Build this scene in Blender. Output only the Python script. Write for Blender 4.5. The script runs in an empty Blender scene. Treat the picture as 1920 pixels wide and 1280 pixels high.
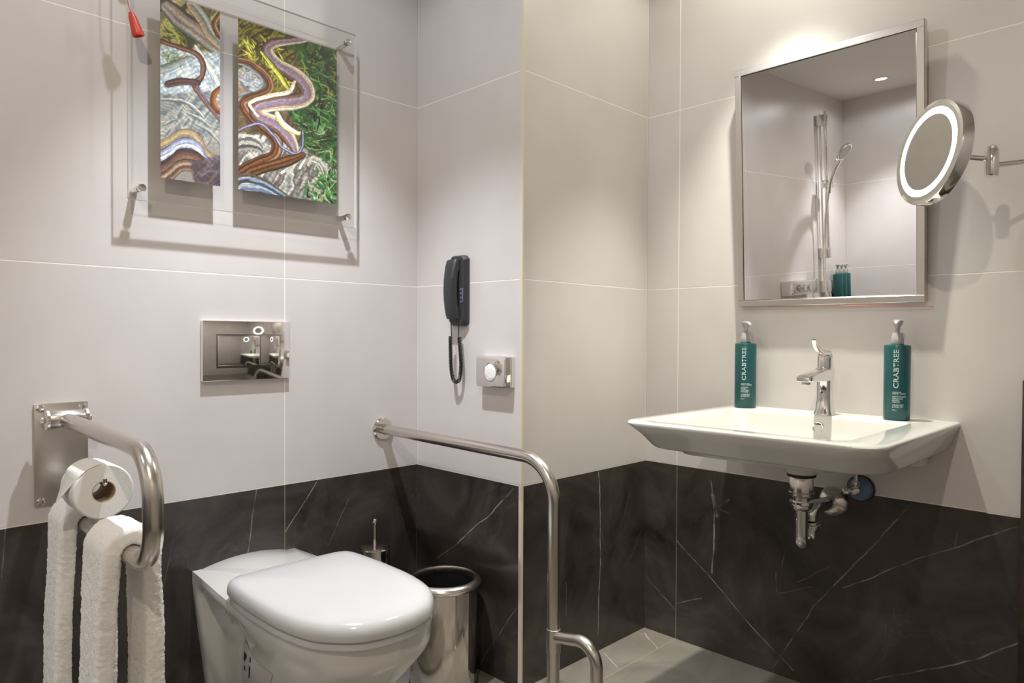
import bpy, bmesh, math, random
import numpy as np
from mathutils import Vector, Matrix, noise as mnoise

# ------------------------------------------------------------------ camera
CAMP = np.array([-1.4523, -1.9107, 1.0311])
FPX, CY, YAW, PITCH, ROLL = 1317.3, 650.6, 0.78642, -0.016378, 0.0047134
def _axes():
    fw = np.array([math.cos(YAW)*math.cos(PITCH), math.sin(YAW)*math.cos(PITCH), math.sin(PITCH)])
    rt = np.array([math.sin(YAW), -math.cos(YAW), 0.0]); up = np.cross(rt, fw)
    return rt*math.cos(ROLL)+up*math.sin(ROLL), -rt*math.sin(ROLL)+up*math.cos(ROLL), fw
RT, UP, FW = _axes()
scn = bpy.context.scene
col = scn.collection
cam_d = bpy.data.cameras.new('camera'); cam = bpy.data.objects.new('camera', cam_d); col.objects.link(cam)
cam_d.sensor_fit = 'HORIZONTAL'; cam_d.sensor_width = 36.0; cam_d.lens = FPX*36/1920
cam_d.shift_y = (CY-640)/1920; cam_d.clip_start = 0.02
m = Matrix.Identity(4)
for i in range(3):
    m[i][0], m[i][1], m[i][2], m[i][3] = RT[i], UP[i], -FW[i], CAMP[i]
cam.matrix_world = m
scn.camera = cam
# ------------------------------------------------------------------ world, exposure
w = bpy.data.worlds.new('world'); scn.world = w; w.use_nodes = True
w.node_tree.nodes['Background'].inputs[0].default_value = (0.9, 0.86, 0.8, 1)
w.node_tree.nodes['Background'].inputs[1].default_value = 0.05
vs = scn.view_settings
vs.view_transform = 'Standard'; vs.look = 'None'; vs.gamma = 1.0; vs.exposure = 0.0; vs.use_curve_mapping = False
try:
    scn.cycles.use_denoising = True
    scn.cycles.max_bounces = 12; scn.cycles.diffuse_bounces = 6; scn.cycles.glossy_bounces = 6
    scn.cycles.transparent_max_bounces = 16; scn.cycles.sample_clamp_indirect = 6.0
except Exception:
    pass
# downlight powers (the lamps themselves are built with their fittings below)
CEIL = 2.385
DOWNLIGHTS = [  # x, y, place, beams: (watts, colour, cone in degrees, soft edge, tilt about x, tilt about y)
    (-0.70, -0.55, 'above the toilet', [(118, (.91, .94, 1.0), 74, .8, 8, -6), (11.5, (.87, .92, 1.0), 170, .3, 0, 0)]),
    (0.37, -1.02, 'above the washbasin mirror', [(138, (1.0, 1.0, .86), 66, .85, 0, 0), (9.8, (1.0, 1.0, .83), 170, .3, 0, 0)]),
    (-2.31, -0.38, 'above the shower corner', [(84, (.95, .97, 1.0), 85, .8, 0, 0), (3.5, (.95, .97, 1.0), 170, .3, 0, 0)]),
    (-1.75, -1.75, 'added unseen as fill light, between the shower and the entrance', [(45, (1.0, .91, .75), 175, .3, 0, 0)]),  # unseen fitting, added as a wide fill to brighten the walls
]

def ray(px, py): return FW + RT*(px-960)/FPX - UP*(py-CY)/FPX
def on(ax, v, px, py):
    d = ray(px, py); k = 'xyz'.index(ax); return CAMP + d*((v-CAMP[k])/d[k])

BX, CX, Z0, T = 0.4952, 0.6295, 0.5945, 0.6      # column depth, column width, dado height, tile height
rnd = random.Random(7)

# ------------------------------------------------------------------ materials
def new_mat(name):
    mt = bpy.data.materials.new(name); mt.use_nodes = True
    nt = mt.node_tree; b = nt.nodes['Principled BSDF']; return mt, nt, b
def pbr(name, colr, rough=0.5, metal=0.0, bump=0.0, bscale=60, var=0.0, vscale=4, coat=0.0, spec=0.5, aniso=None):
    mt, nt, b = new_mat(name); L = nt.links
    b.inputs['Base Color'].default_value = (*colr, 1); b.inputs['Roughness'].default_value = rough
    b.inputs['Metallic'].default_value = metal; b.inputs['Coat Weight'].default_value = coat
    b.inputs['Specular IOR Level'].default_value = spec
    tc = nt.nodes.new('ShaderNodeTexCoord')
    n = nt.nodes.new('ShaderNodeTexNoise'); n.inputs['Scale'].default_value = vscale; n.inputs['Detail'].default_value = 5
    L.new(tc.outputs['Object'], n.inputs['Vector'])
    if var > 0:
        r = nt.nodes.new('ShaderNodeMapRange'); r.inputs[1].default_value = .3; r.inputs[2].default_value = .7
        r.inputs[3].default_value = 1-var; r.inputs[4].default_value = 1+var
        L.new(n.outputs[0], r.inputs[0])
        mx = nt.nodes.new('ShaderNodeVectorMath'); mx.operation = 'SCALE'; mx.inputs[0].default_value = colr
        L.new(r.outputs[0], mx.inputs['Scale']); L.new(mx.outputs[0], b.inputs['Base Color'])
    if bump > 0:
        n2 = nt.nodes.new('ShaderNodeTexNoise'); n2.inputs['Scale'].default_value = bscale; n2.inputs['Detail'].default_value = 3
        L.new(tc.outputs['Object'], n2.inputs['Vector'])
        bp = nt.nodes.new('ShaderNodeBump'); bp.inputs['Strength'].default_value = bump; bp.inputs['Distance'].default_value = .003
        L.new(n2.outputs[0], bp.inputs['Height']); L.new(bp.outputs[0], b.inputs['Normal'])
    if aniso:
        b.inputs['Anisotropic'].default_value = aniso
    return mt
def brushed(name, colr, rough, stretch):
    """brushed steel: fine streaks that vary the roughness"""
    mt, nt, b = new_mat(name); L = nt.links
    b.inputs['Base Color'].default_value = (*colr, 1); b.inputs['Metallic'].default_value = 1
    tc = nt.nodes.new('ShaderNodeTexCoord'); mp = nt.nodes.new('ShaderNodeMapping'); mp.inputs['Scale'].default_value = stretch
    n = nt.nodes.new('ShaderNodeTexNoise'); n.inputs['Scale'].default_value = 30; n.inputs['Detail'].default_value = 4
    L.new(tc.outputs['Object'], mp.inputs[0]); L.new(mp.outputs[0], n.inputs['Vector'])
    r = nt.nodes.new('ShaderNodeMapRange'); r.inputs[3].default_value = rough*.9; r.inputs[4].default_value = rough*1.12
    L.new(n.outputs[0], r.inputs[0]); L.new(r.outputs[0], b.inputs['Roughness'])
    return mt
def emis(name, colr, s):
    mt, nt, b = new_mat(name)
    b.inputs['Base Color'].default_value = (*colr, 1); b.inputs['Emission Color'].default_value = (*colr, 1)
    b.inputs['Emission Strength'].default_value = s; return mt

def pos2d(nt, axis):
    """world position as (u, z, 0) with u = x or y"""
    g = nt.nodes.new('ShaderNodeNewGeometry'); s = nt.nodes.new('ShaderNodeSeparateXYZ'); c = nt.nodes.new('ShaderNodeCombineXYZ')
    nt.links.new(g.outputs['Position'], s.inputs[0])
    if axis == 'floor':
        nt.links.new(s.outputs[0], c.inputs[0]); nt.links.new(s.outputs[1], c.inputs[1])
    else:
        nt.links.new(s.outputs[0 if axis == 'x' else 1], c.inputs[0]); nt.links.new(s.outputs[2], c.inputs[1])
    return c.outputs[0], g.outputs['Position']
def vm(nt, op, a, b_=None, s=None):
    n = nt.nodes.new('ShaderNodeVectorMath'); n.operation = op
    if isinstance(a, tuple): n.inputs[0].default_value = a
    else: nt.links.new(a, n.inputs[0])
    if b_ is not None:
        if isinstance(b_, tuple): n.inputs[1].default_value = b_
        else: nt.links.new(b_, n.inputs[1])
    if s is not None:
        if isinstance(s, float): n.inputs['Scale'].default_value = s
        else: nt.links.new(s, n.inputs['Scale'])
    return n.outputs['Value'] if op in ('DOT_PRODUCT', 'LENGTH') else n.outputs[0]
def fm(nt, op, a, b_=None, clamp=False):
    n = nt.nodes.new('ShaderNodeMath'); n.operation = op; n.use_clamp = clamp
    for i, q in enumerate((a, b_)):
        if q is None: continue
        if isinstance(q, (float, int)): n.inputs[i].default_value = q
        else: nt.links.new(q, n.inputs[i])
    return n.outputs[0]
def marble(name, axis, base_a, base_b, vein_col, segs, rough=.28, cloud=0.6):
    """dark stone: clouded body and a few veins of their own shape, (u,v) end points in metres"""
    mt, nt, b = new_mat(name); L = nt.links
    uv, p3 = pos2d(nt, axis)
    n1 = nt.nodes.new('ShaderNodeTexNoise'); n1.inputs['Scale'].default_value = 4; n1.inputs['Detail'].default_value = 8; n1.inputs['Roughness'].default_value = .62
    n1.inputs['Distortion'].default_value = 1.2
    L.new(p3, n1.inputs['Vector'])
    rmp = nt.nodes.new('ShaderNodeValToRGB'); e = rmp.color_ramp.elements
    e[0].position = .3; e[0].color = (*base_a, 1); e[1].position = .72; e[1].color = (*base_b, 1)
    L.new(n1.outputs[0], rmp.inputs[0])
    n2 = nt.nodes.new('ShaderNodeTexNoise'); n2.inputs['Scale'].default_value = 6; n2.inputs['Detail'].default_value = 8; L.new(p3, n2.inputs['Vector'])
    off = vm(nt, 'SCALE', vm(nt, 'SUBTRACT', n2.outputs['Color'], (.5, .5, .5)), s=.026)
    q = vm(nt, 'ADD', uv, vm(nt, 'MULTIPLY', off, (1, 1, 0)))
    n3 = nt.nodes.new('ShaderNodeTexNoise'); n3.inputs['Scale'].default_value = 22; n3.inputs['Detail'].default_value = 6; L.new(p3, n3.inputs['Vector'])
    brk = nt.nodes.new('ShaderNodeMapRange'); brk.inputs[1].default_value = .38; brk.inputs[2].default_value = .60; brk.inputs[3].default_value = .12
    L.new(n3.outputs[0], brk.inputs[0])
    tot = None
    for (u1, v1, u2, v2, wd, st) in segs:
        dx, dy = u2-u1, v2-v1; l2 = dx*dx+dy*dy+1e-9
        pa = vm(nt, 'SUBTRACT', q, (u1, v1, 0.0))
        h = fm(nt, 'MULTIPLY', vm(nt, 'DOT_PRODUCT', pa, (dx/l2, dy/l2, 0.0)), 1.0, clamp=True)
        pr_ = vm(nt, 'SCALE', (dx, dy, 0.0), s=h)
        d = vm(nt, 'LENGTH', vm(nt, 'SUBTRACT', pa, pr_))
        mk = nt.nodes.new('ShaderNodeMapRange'); mk.interpolation_type = 'SMOOTHSTEP'
        mk.inputs[1].default_value = wd*.35; mk.inputs[2].default_value = wd*1.3; mk.inputs[3].default_value = st; mk.inputs[4].default_value = 0
        L.new(d, mk.inputs[0])
        tot = mk.outputs[0] if tot is None else fm(nt, 'MAXIMUM', tot, mk.outputs[0])
    # very faint hair veins everywhere
    n4 = nt.nodes.new('ShaderNodeTexNoise'); n4.inputs['Scale'].default_value = 2.2; n4.inputs['Detail'].default_value = 5; n4.inputs['Distortion'].default_value = .6
    L.new(p3, n4.inputs['Vector'])
    hair = nt.nodes.new('ShaderNodeMapRange'); hair.inputs[1].default_value = 0; hair.inputs[2].default_value = .004; hair.inputs[3].default_value = .045; hair.inputs[4].default_value = 0
    L.new(fm(nt, 'ABSOLUTE', fm(nt, 'SUBTRACT', n4.outputs[0], .5)), hair.inputs[0])
    f = fm(nt, 'MULTIPLY', tot, brk.outputs[0]) if tot is not None else None
    f = hair.outputs[0] if f is None else fm(nt, 'MAXIMUM', f, hair.outputs[0])
    mx = nt.nodes.new('ShaderNodeMix'); mx.data_type = 'RGBA'
    L.new(f, mx.inputs[0]); L.new(rmp.outputs[0], mx.inputs[6]); mx.inputs[7].default_value = (*vein_col, 1)
    L.new(mx.outputs[2], b.inputs['Base Color'])
    b.inputs['Roughness'].default_value = rough
    bp = nt.nodes.new('ShaderNodeBump'); bp.inputs['Strength'].default_value = .12; bp.inputs['Distance'].default_value = .002
    L.new(n3.outputs[0], bp.inputs['Height']); L.new(bp.outputs[0], b.inputs['Normal'])
    return mt

M = {}
M['tile'] = pbr('light_tile', (.62, .584, .572), .33, var=.035, vscale=5, bump=.03, bscale=140)
M['grout'] = pbr('grout', (.86, .82, .76), .8)
def zoned_grout():
    mt, nt, b = new_mat('wall_grout'); _, p3 = pos2d(nt, 'x'); s = nt.nodes.new('ShaderNodeSeparateXYZ'); nt.links.new(p3, s.inputs[0])
    mx = nt.nodes.new('ShaderNodeMix'); mx.data_type = 'RGBA'; mx.inputs[6].default_value = (.20, .165, .125, 1); mx.inputs[7].default_value = (.86, .81, .74, 1)
    nt.links.new(fm(nt, 'GREATER_THAN', s.outputs[2], Z0-.001), mx.inputs[0]); nt.links.new(mx.outputs[2], b.inputs['Base Color']); b.inputs['Roughness'].default_value = .8; return mt
M['wall_grout'] = zoned_grout()
M['floor_grout'] = pbr('floor_grout', (.33, .27, .21), .85)
M['trim'] = pbr('cream_trim', (.66, .61, .50), .35)
M['plaster'] = pbr('ceiling_paint', (.74, .71, .67), .9)
M['timber'] = pbr('dark_timber', (.035, .024, .016), .4, var=.3, vscale=30)
M['ceramic'] = pbr('white_ceramic', (.68, .668, .645), .09, coat=.3)
M['lid'] = pbr('white_seat_plastic', (.63, .63, .635), .18)
M['chrome'] = pbr('chrome', (.82, .81, .79), .06, 1)
M['dark_chrome'] = pbr('dark_chrome_gap', (.30, .28, .26), .2, 1)
M['chrome_soft'] = pbr('satin_chrome', (.72, .70, .67), .18, 1)
M['steel'] = brushed('brushed_steel', (.66, .625, .58), .24, (1, 14, 14))
M['steel_v'] = brushed('brushed_steel_plate', (.66, .62, .57), .30, (1, 1, 40))
M['polished'] = pbr('polished_steel', (.70, .665, .62), .10, 1)
M['black_plastic'] = pbr('black_plastic', (.030, .032, .034), .38)
M['rubber'] = pbr('black_rubber', (.012, .012, .012), .55)
M['bin_in'] = pbr('black_bin_liner', (.01, .011, .011), .35)
M['paper'] = pbr('toilet_paper', (.84, .83, .80), .9, bump=.15, bscale=300)
M['card'] = pbr('cardboard', (.42, .30, .19), .85)
M['towel'] = pbr('white_terry', (.93, .91, .88), .95, bump=.5, bscale=420)
M['teal'] = pbr('teal_plastic', (.010, .080, .086), .26)
M['print_white'] = pbr('white_print', (.72, .84, .82), .6)
M['grey_plastic'] = pbr('grey_pump_plastic', (.36, .34, .34), .25)
M['red'] = pbr('red_plastic', (.56, .055, .03), .35)
M['redcord'] = pbr('red_cord', (.62, .12, .09), .7)
M['mirror'] = pbr('mirror_glass', (.90, .90, .89), .0, 1)
M['mirror2'] = pbr('magnifying_glass_mirror', (.62, .60, .57), .12, 1)
M['ring'] = emis('light_ring', (.86, .93, 1.0), 4.2)
M['lens'] = emis('downlight_lens', (1.0, .93, .84), 9.0)
M['blue'] = pbr('blue_plastic_cover', (.10, .17, .27), .35)
M['white_plastic'] = pbr('white_plastic', (.78, .76, .72), .35)
M['tissue'] = pbr('white_bag', (.88, .87, .85), .7)
M['sticker'] = pbr('label_film', (.62, .58, .58), .5)
M['ink'] = pbr('black_ink', (.02, .02, .02), .6)
M['led'] = emis('blue_button_light', (.16, .18, .40), .15)
M['button'] = pbr('phone_button', (.16, .16, .20), .4)
def acrylic(name, tint, refl_lo, refl_hi, opaque):
    mt, nt, b = new_mat(name); L = nt.links; nt.nodes.remove(b); out = nt.nodes['Material Output']
    tr = nt.nodes.new('ShaderNodeBsdfTransparent'); tr.inputs[0].default_value = (*tint, 1)
    gl = nt.nodes.new('ShaderNodeBsdfGlossy'); gl.inputs['Roughness'].default_value = .02
    lw = nt.nodes.new('ShaderNodeLayerWeight'); lw.inputs[0].default_value = .5
    f5 = fm(nt, 'ADD', fm(nt, 'MULTIPLY', fm(nt, 'POWER', lw.outputs['Facing'], 5.0), .9), .035)
    mx = nt.nodes.new('ShaderNodeMixShader'); L.new(f5, mx.inputs[0]); L.new(tr.outputs[0], mx.inputs[1]); L.new(gl.outputs[0], mx.inputs[2])
    last = mx.outputs[0]
    if opaque:
        df = nt.nodes.new('ShaderNodeBsdfDiffuse'); df.inputs[0].default_value = (.78, .76, .72, 1)
        m2 = nt.nodes.new('ShaderNodeMixShader'); m2.inputs[0].default_value = opaque
        L.new(last, m2.inputs[1]); L.new(df.outputs[0], m2.inputs[2]); last = m2.outputs[0]
    L.new(last, out.inputs[0]); return mt
M['acrylic'] = acrylic('clear_acrylic', (.975, .975, .97), 0, 1, 0)
M['acrylic_edge'] = acrylic('acrylic_edge', (.8, .8, .79), 0, 1, .85)

# ------------------------------------------------------------------ object helpers
def put(o, label=None, cat=None, group=None, kind=None):
    if label: o['label'] = label
    if cat: o['category'] = cat
    if group: o['group'] = group
    if kind: o['kind'] = kind
    return o
def thing(name, label, cat, loc, rotz=0, group=None):
    o = bpy.data.objects.new(name, None); col.objects.link(o); o.empty_display_size = .05
    o.location = loc; o.rotation_euler = (0, 0, rotz)
    return put(o, label, cat, group)
def attach(o, parent, local=False):
    if parent is None: return
    o.parent = parent
    if not local:
        t, q = Vector((0, 0, 0)), parent
        while q is not None:
            if q.type == 'EMPTY': t = t+q.location
            q = q.parent
        if parent.type == 'EMPTY': o.matrix_parent_inverse = Matrix.Translation(-t)
        else: o.matrix_parent_inverse = Matrix.Identity(4) if parent.parent is None else Matrix.Identity(4)
def mesh_obj(name, verts, faces, mat, parent=None, smooth=35, local=False, mats=None, fmat=None):
    me = bpy.data.meshes.new(name); me.from_pydata([tuple(map(float, v)) for v in verts], [], faces); me.update()
    for mm in (mats or [mat]): me.materials.append(mm)
    if fmat is not None: me.polygons.foreach_set('material_index', fmat)
    if smooth is not None:
        me.polygons.foreach_set('use_smooth', [True]*len(me.polygons))
        try: me.set_sharp_from_angle(angle=math.radians(smooth))
        except Exception: pass
    bm = bmesh.new(); bm.from_mesh(me); bmesh.ops.recalc_face_normals(bm, faces=bm.faces); bm.to_mesh(me); bm.free()
    o = bpy.data.objects.new(name, me); col.objects.link(o); attach(o, parent, local or (parent is not None and parent.type == 'MESH'))
    return o
def box(name, lo, hi, mat, parent=None, bevel=0.0, seg=2, local=False):
    bm = bmesh.new(); bmesh.ops.create_cube(bm, size=1)
    lo, hi = Vector(lo), Vector(hi)
    for v in bm.verts: v.co = Vector(((lo[i]+hi[i])/2+v.co[i]*(hi[i]-lo[i]) for i in range(3)))
    if bevel > 0: bmesh.ops.bevel(bm, geom=bm.edges[:], offset=bevel, segments=seg, profile=.5, affect='EDGES')
    me = bpy.data.meshes.new(name); bm.to_mesh(me); bm.free(); me.materials.append(mat)
    me.polygons.foreach_set('use_smooth', [True]*len(me.polygons))
    try: me.set_sharp_from_angle(angle=math.radians(35))
    except Exception: pass
    o = bpy.data.objects.new(name, me); col.objects.link(o); attach(o, parent, local or (parent is not None and parent.type == 'MESH')); return o
def basis(ax):
    a = np.array(ax, float); a /= np.linalg.norm(a)
    h = np.array([0, 0, 1.]) if abs(a[2]) < .9 else np.array([1., 0, 0])
    u = np.cross(h, a); u /= np.linalg.norm(u); return u, np.cross(a, u), a
def rings_mesh(rings, cap0=True, cap1=True, closed=True):
    n = len(rings[0]); V = [p for r in rings for p in r]; F = []
    for i in range(len(rings)-1):
        for j in range(n if closed else n-1):
            k = (j+1) % n; F.append((i*n+j, i*n+k, (i+1)*n+k, (i+1)*n+j))
    if cap0: F.append(tuple(range(n))[::-1])
    if cap1: F.append(tuple(range((len(rings)-1)*n, len(rings)*n)))
    return V, F
def lathe(name, prof, org, ax, mat, parent=None, seg=40, smooth=35, caps=(True, True), loop=False, local=False):
    u, v, a = basis(ax); org = np.array(org, float); rs = []
    for r, h in prof:
        rs.append([org+a*h+(u*math.cos(2*math.pi*k/seg)+v*math.sin(2*math.pi*k/seg))*max(r, 1e-5) for k in range(seg)])
    if loop: rs.append(rs[0]); caps = (False, False)
    V, F = rings_mesh(rs, *caps); return mesh_obj(name, V, F, mat, parent, smooth, local)
def sweep_rings(path, prof, up=(0, 0, 1)):
    """path: Nx3; prof(i,t)->list of 2D points; parallel transport frames"""
    P = [np.array(p, float) for p in path]; n = len(P); out = []
    tg = [P[min(i+1, n-1)]-P[max(i-1, 0)] for i in range(n)]; tg = [t/np.linalg.norm(t) for t in tg]
    u = np.array(up, float); u = u-tg[0]*(u@tg[0])
    if np.linalg.norm(u) < 1e-4: u = np.array([1., 0, 0])-tg[0]*tg[0][0]
    u /= np.linalg.norm(u)
    for i in range(n):
        u = u-tg[i]*(u@tg[i]); u /= np.linalg.norm(u); v = np.cross(tg[i], u)
        out.append([P[i]+v*a+u*b_ for a, b_ in prof(i, i/(n-1))])
    return out
def tube(name, path, r, mat, parent=None, seg=20, up=(0, 0, 1), local=False, smooth=40):
    rf = r if callable(r) else (lambda t: r)
    V, F = rings_mesh(sweep_rings(path, lambda i, t: [(rf(t)*math.cos(2*math.pi*k/seg), rf(t)*math.sin(2*math.pi*k/seg)) for k in range(seg)], up))
    return mesh_obj(name, V, F, mat, parent, smooth, local)
def fillet(pts, rad, n=10):
    P = [np.array(p, float) for p in pts]; out = [P[0]]
    for i in range(1, len(P)-1):
        a = P[i-1]-P[i]; b_ = P[i+1]-P[i]; la, lb = np.linalg.norm(a), np.linalg.norm(b_); a /= la; b_ /= lb
        r = rad[i-1] if isinstance(rad, (list, tuple)) else rad
        th = math.acos(max(-1, min(1, a@b_))); d = min(r/math.tan(th/2), la*.49, lb*.49); rr = d*math.tan(th/2)
        bis = (a+b_)/np.linalg.norm(a+b_); cc = P[i]+bis*(rr/math.sin(th/2)); s, e = P[i]+a*d-cc, P[i]+b_*d-cc
        ang = math.acos(max(-1, min(1, (s@e)/(rr*rr))))
        for k in range(n+1):
            t = k/n; out.append(cc+(s*math.sin((1-t)*ang)+e*math.sin(t*ang))/math.sin(ang))
    out.append(P[-1]); return out
def catmull(pts, n=8, closed=False):
    P = [np.array(p, float) for p in pts]; N = len(P); out = []
    for i in range(N if closed else N-1):
        p0, p1, p2, p3 = (P[(i-1) % N], P[i % N], P[(i+1) % N], P[(i+2) % N]) if closed else (P[max(i-1, 0)], P[i], P[i+1], P[min(i+2, N-1)])
        for k in range(n):
            t = k/n; out.append(.5*((2*p1)+(-p0+p2)*t+(2*p0-5*p1+4*p2-p3)*t*t+(-p0+3*p1-3*p2+p3)*t**3))
    if not closed: out.append(P[-1])
    return out
def rrect(x0, x1, y0, y1, r, n=6):
    """closed rounded rectangle, r may be four radii for (x0y0, x1y0, x1y1, x0y1)"""
    rs = r if isinstance(r, (tuple, list)) else (r,)*4; out = []
    for (cx_, cy_, a0, q) in ((x0+rs[0], y0+rs[0], 180, rs[0]), (x1-rs[1], y0+rs[1], 270, rs[1]), (x1-rs[2], y1-rs[2], 0, rs[2]), (x0+rs[3], y1-rs[3], 90, rs[3])):
        for k in range(n+1):
            a = math.radians(a0+90*k/n); out.append((cx_+q*math.cos(a), cy_+q*math.sin(a)))
    return out
def text_geo(s, size, align='LEFT'):
    cu = bpy.data.curves.new('t', 'FONT'); cu.body = s; cu.size = size; cu.align_x = align; cu.resolution_u = 3
    ob = bpy.data.objects.new('t', cu); col.objects.link(ob)
    dg = bpy.context.evaluated_depsgraph_get(); me = bpy.data.meshes.new_from_object(ob.evaluated_get(dg))
    V = [tuple(v.co) for v in me.vertices]; F = [tuple(p.vertices) for p in me.polygons]
    bpy.data.objects.remove(ob); bpy.data.curves.remove(cu); bpy.data.meshes.remove(me); return V, F
def copy_tree(o, parent=None):
    cpy = o.copy(); col.objects.link(cpy); cpy.parent = parent
    for ch in list(o.children): copy_tree(ch, cpy)
    return cpy

# ------------------------------------------------------------------ the room shell
XL, YF = -2.713, -2.62        # left wall and the wall behind the camera
GAP, TH = .003, .008
def segs_px(ax, v, lst):
    """vein polylines given as photo pixels on a wall plane -> (u,z) segments in metres"""
    out = []
    for pts, wd, st in lst:
        q = [on(ax, v, *p) for p in pts]
        for a, b_ in zip(q[:-1], q[1:]):
            if ax == 'z': out.append((a[0], a[1], b_[0], b_[1], wd, st))
            else:
                k = 0 if ax == 'y' else 1
                out.append((a[k], a[2], b_[k], b_[2], wd, st))
    return out
DA, DB, VC = (.018, .0145, .0135), (.090, .073, .065), (.40, .37, .34)
M['dark_A'] = marble('dark_stone_toilet_wall', 'x', DA, DB, VC, segs_px('y', 0, [
    ([(481, 917), (476, 960), (466, 1040)], .0018, .55), ([(593, 903), (571, 940), (535, 996)], .0016, .75), ([(655, 935), (615, 1024)], .0012, .45),
    ([(18, 930), (2, 1080)], .0012, .3), ([(330, 990), (300, 1130)], .001, .25)]))
M['dark_B'] = marble('dark_stone_column_side', 'y', DA, DB, VC, segs_px('x', 0, [
    ([(962, 914), (915, 968), (860, 1015), (820, 1044)], .0018, .8), ([(970, 1138), (925, 1205), (899, 1247)], .0014, .5)]))
M['dark_C'] = marble('dark_stone_column_face', 'x', DA, DB, VC, segs_px('y', -BX, [
    ([(1122, 886), (1127, 978), (1126, 1040), (1123, 1110), (1122, 1188)], .0026, .95), ([(1207, 985), (1177, 1055)], .0012, .35),
    ([(1060, 1090), (1061, 1155)], .0014, .6), ([(1180, 930), (1160, 1010)], .001, .2)]))
M['dark_D'] = marble('dark_stone_basin_wall', 'y', DA, DB, VC, segs_px('x', CX, [
    ([(1269, 1012), (1380, 1138), (1485, 1257)], .0017, .75), ([(1450, 1248), (1526, 1138), (1595, 1065), (1709, 943)], .0020, .5),
    ([(1581, 1101), (1654, 1071), (1773, 1032), (1911, 984)], .0017, .6), ([(1627, 1278), (1718, 1259), (1838, 1234), (1909, 1207)], .0020, .7),
    ([(1341, 968), (1338, 1020), (1336, 1076)], .0028, .9), ([(1334, 900), (1341, 968)], .002, .7), ([(1337, 928), (1346, 968)], .0075, .42), ([(1350, 950), (1368, 936)], .0045, .3), ([(1350, 955), (1366, 962)], .003, .3),
    ([(1269, 1133), (1315, 1124)], .0018, .6), ([(1213, 1083), (1265, 1142)], .0014, .6),
    ([(1467, 1060), (1466, 1062), (1470, 1032)], .0012, .4), ([(1455, 1074), (1457, 1112)], .0012, .6), ([(1494, 1092), (1560, 1064)], .0010, .5),
    ([(1458, 1114), (1522, 1101)], .001, .4), ([(1676, 1135), (1673, 1160)], .0012, .5), ([(1660, 1170), (1661, 1195)], .0012, .5), ([(1797, 995), (1792, 1025)], .001, .4)]))
M['floor_tile'] = marble('grey_stone_floor', 'floor', (.165, .147, .125), (.29, .26, .222), (.62, .575, .51), segs_px('z', 0, [
    ([(1208, 1186), (1232, 1214)], .0022, .8), ([(1134, 1226), (1163, 1256)], .0022, .8), ([(1100, 1236), (1110, 1244)], .002, .5),
    ([(1280, 1205), (1330, 1225)], .0015, .4)]), rough=.3)

def wall_slab(name, lo, hi):
    return put(box(name, lo, hi, M['wall_grout']), kind='structure')
WT = .12
# (name, plane axis, plane value, normal sign, u0, u1, u joints, dark material)
def tiled_wall(name, slab_lo, slab_hi, axis, v, sgn, u0, u1, joints, dark, rows=None):
    w_ = wall_slab(name, slab_lo, slab_hi)
    us = [u0]+sorted(joints)+[u1]
    zs = rows or [(0.0, Z0, dark), (Z0, Z0+T, M['tile']), (Z0+T, Z0+2*T, M['tile']), (Z0+2*T, CEIL, M['tile'])]
    for a, b_ in zip(us[:-1], us[1:]):
        for z_a, z_b, mt in zs:
            if mt is None: continue
            g = GAP/2
            ua, ub = a+(0 if a == u0 else g), b_-(0 if b_ == u1 else g)
            za, zb = z_a+(0 if z_a == 0 else g), z_b-(0 if z_b >= CEIL-.01 else g)
            if mt is M['tile'] and name in ('wall_column_side', 'wall_column_face'): ub -= .0025 if b_ == u1 else 0
            d0, d1 = v, v-sgn*TH
            if axis == 'y': lo, hi = (ua, min(d0, d1), za), (ub, max(d0, d1), zb)
            else: lo, hi = (min(d0, d1), ua, za), (max(d0, d1), ub, zb)
            box('tile', lo, hi, mt, w_, bevel=.0004, seg=1)
    return w_
R_ = .0004
tiled_wall('wall_back', (XL-WT, -0.0+R_, 0), (0, WT, CEIL), 'y', 0, -1, XL, 0, [-.478, -1.19], M['dark_A'])
tiled_wall('wall_column_side', (R_, -BX+R_, 0), (.05, 0, CEIL), 'x', 0, -1, -BX+.0065, 0, [], M['dark_B'])
tiled_wall('wall_column_face', (.0505, -BX+R_, 0), (CX, 0, CEIL), 'y', -BX, -1, .0065, CX, [], M['dark_C'])
tiled_wall('wall_right', (CX+R_, YF, 0), (CX+WT, -BX+.0, CEIL), 'x', CX, -1, YF, -BX, [-.622, -1.822], M['dark_D'])
tiled_wall('wall_left', (XL-WT, YF, 0), (XL-R_, 0, CEIL), 'x', XL, 1, YF, 0, [-1.2, -2.4], M['dark_D'])
put(box('wall_front', (XL-WT, YF-WT, 0), (CX+WT, YF, CEIL), M['tile']), kind='structure')
put(box('ceiling', (XL-WT, YF-WT, CEIL), (CX+WT, WT, CEIL+.1), M['plaster']), kind='structure')
fl = put(box('floor', (XL-WT, YF-WT, -.1), (CX+WT, WT, -R_), M['floor_grout']), kind='structure')
fx = [XL, -1.75, -1.15, -.55, .05, CX]; fy = [YF, -2.422, -1.822, -1.222, -.622, 0]
for a, b_ in zip(fx[:-1], fx[1:]):
    for c_, d in zip(fy[:-1], fy[1:]):
        g = GAP*.35
        box('tile', (a+g, c_+g, -TH), (b_-g, d-g, 0), M['floor_tile'], fl, bevel=.0006, seg=1)
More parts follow.
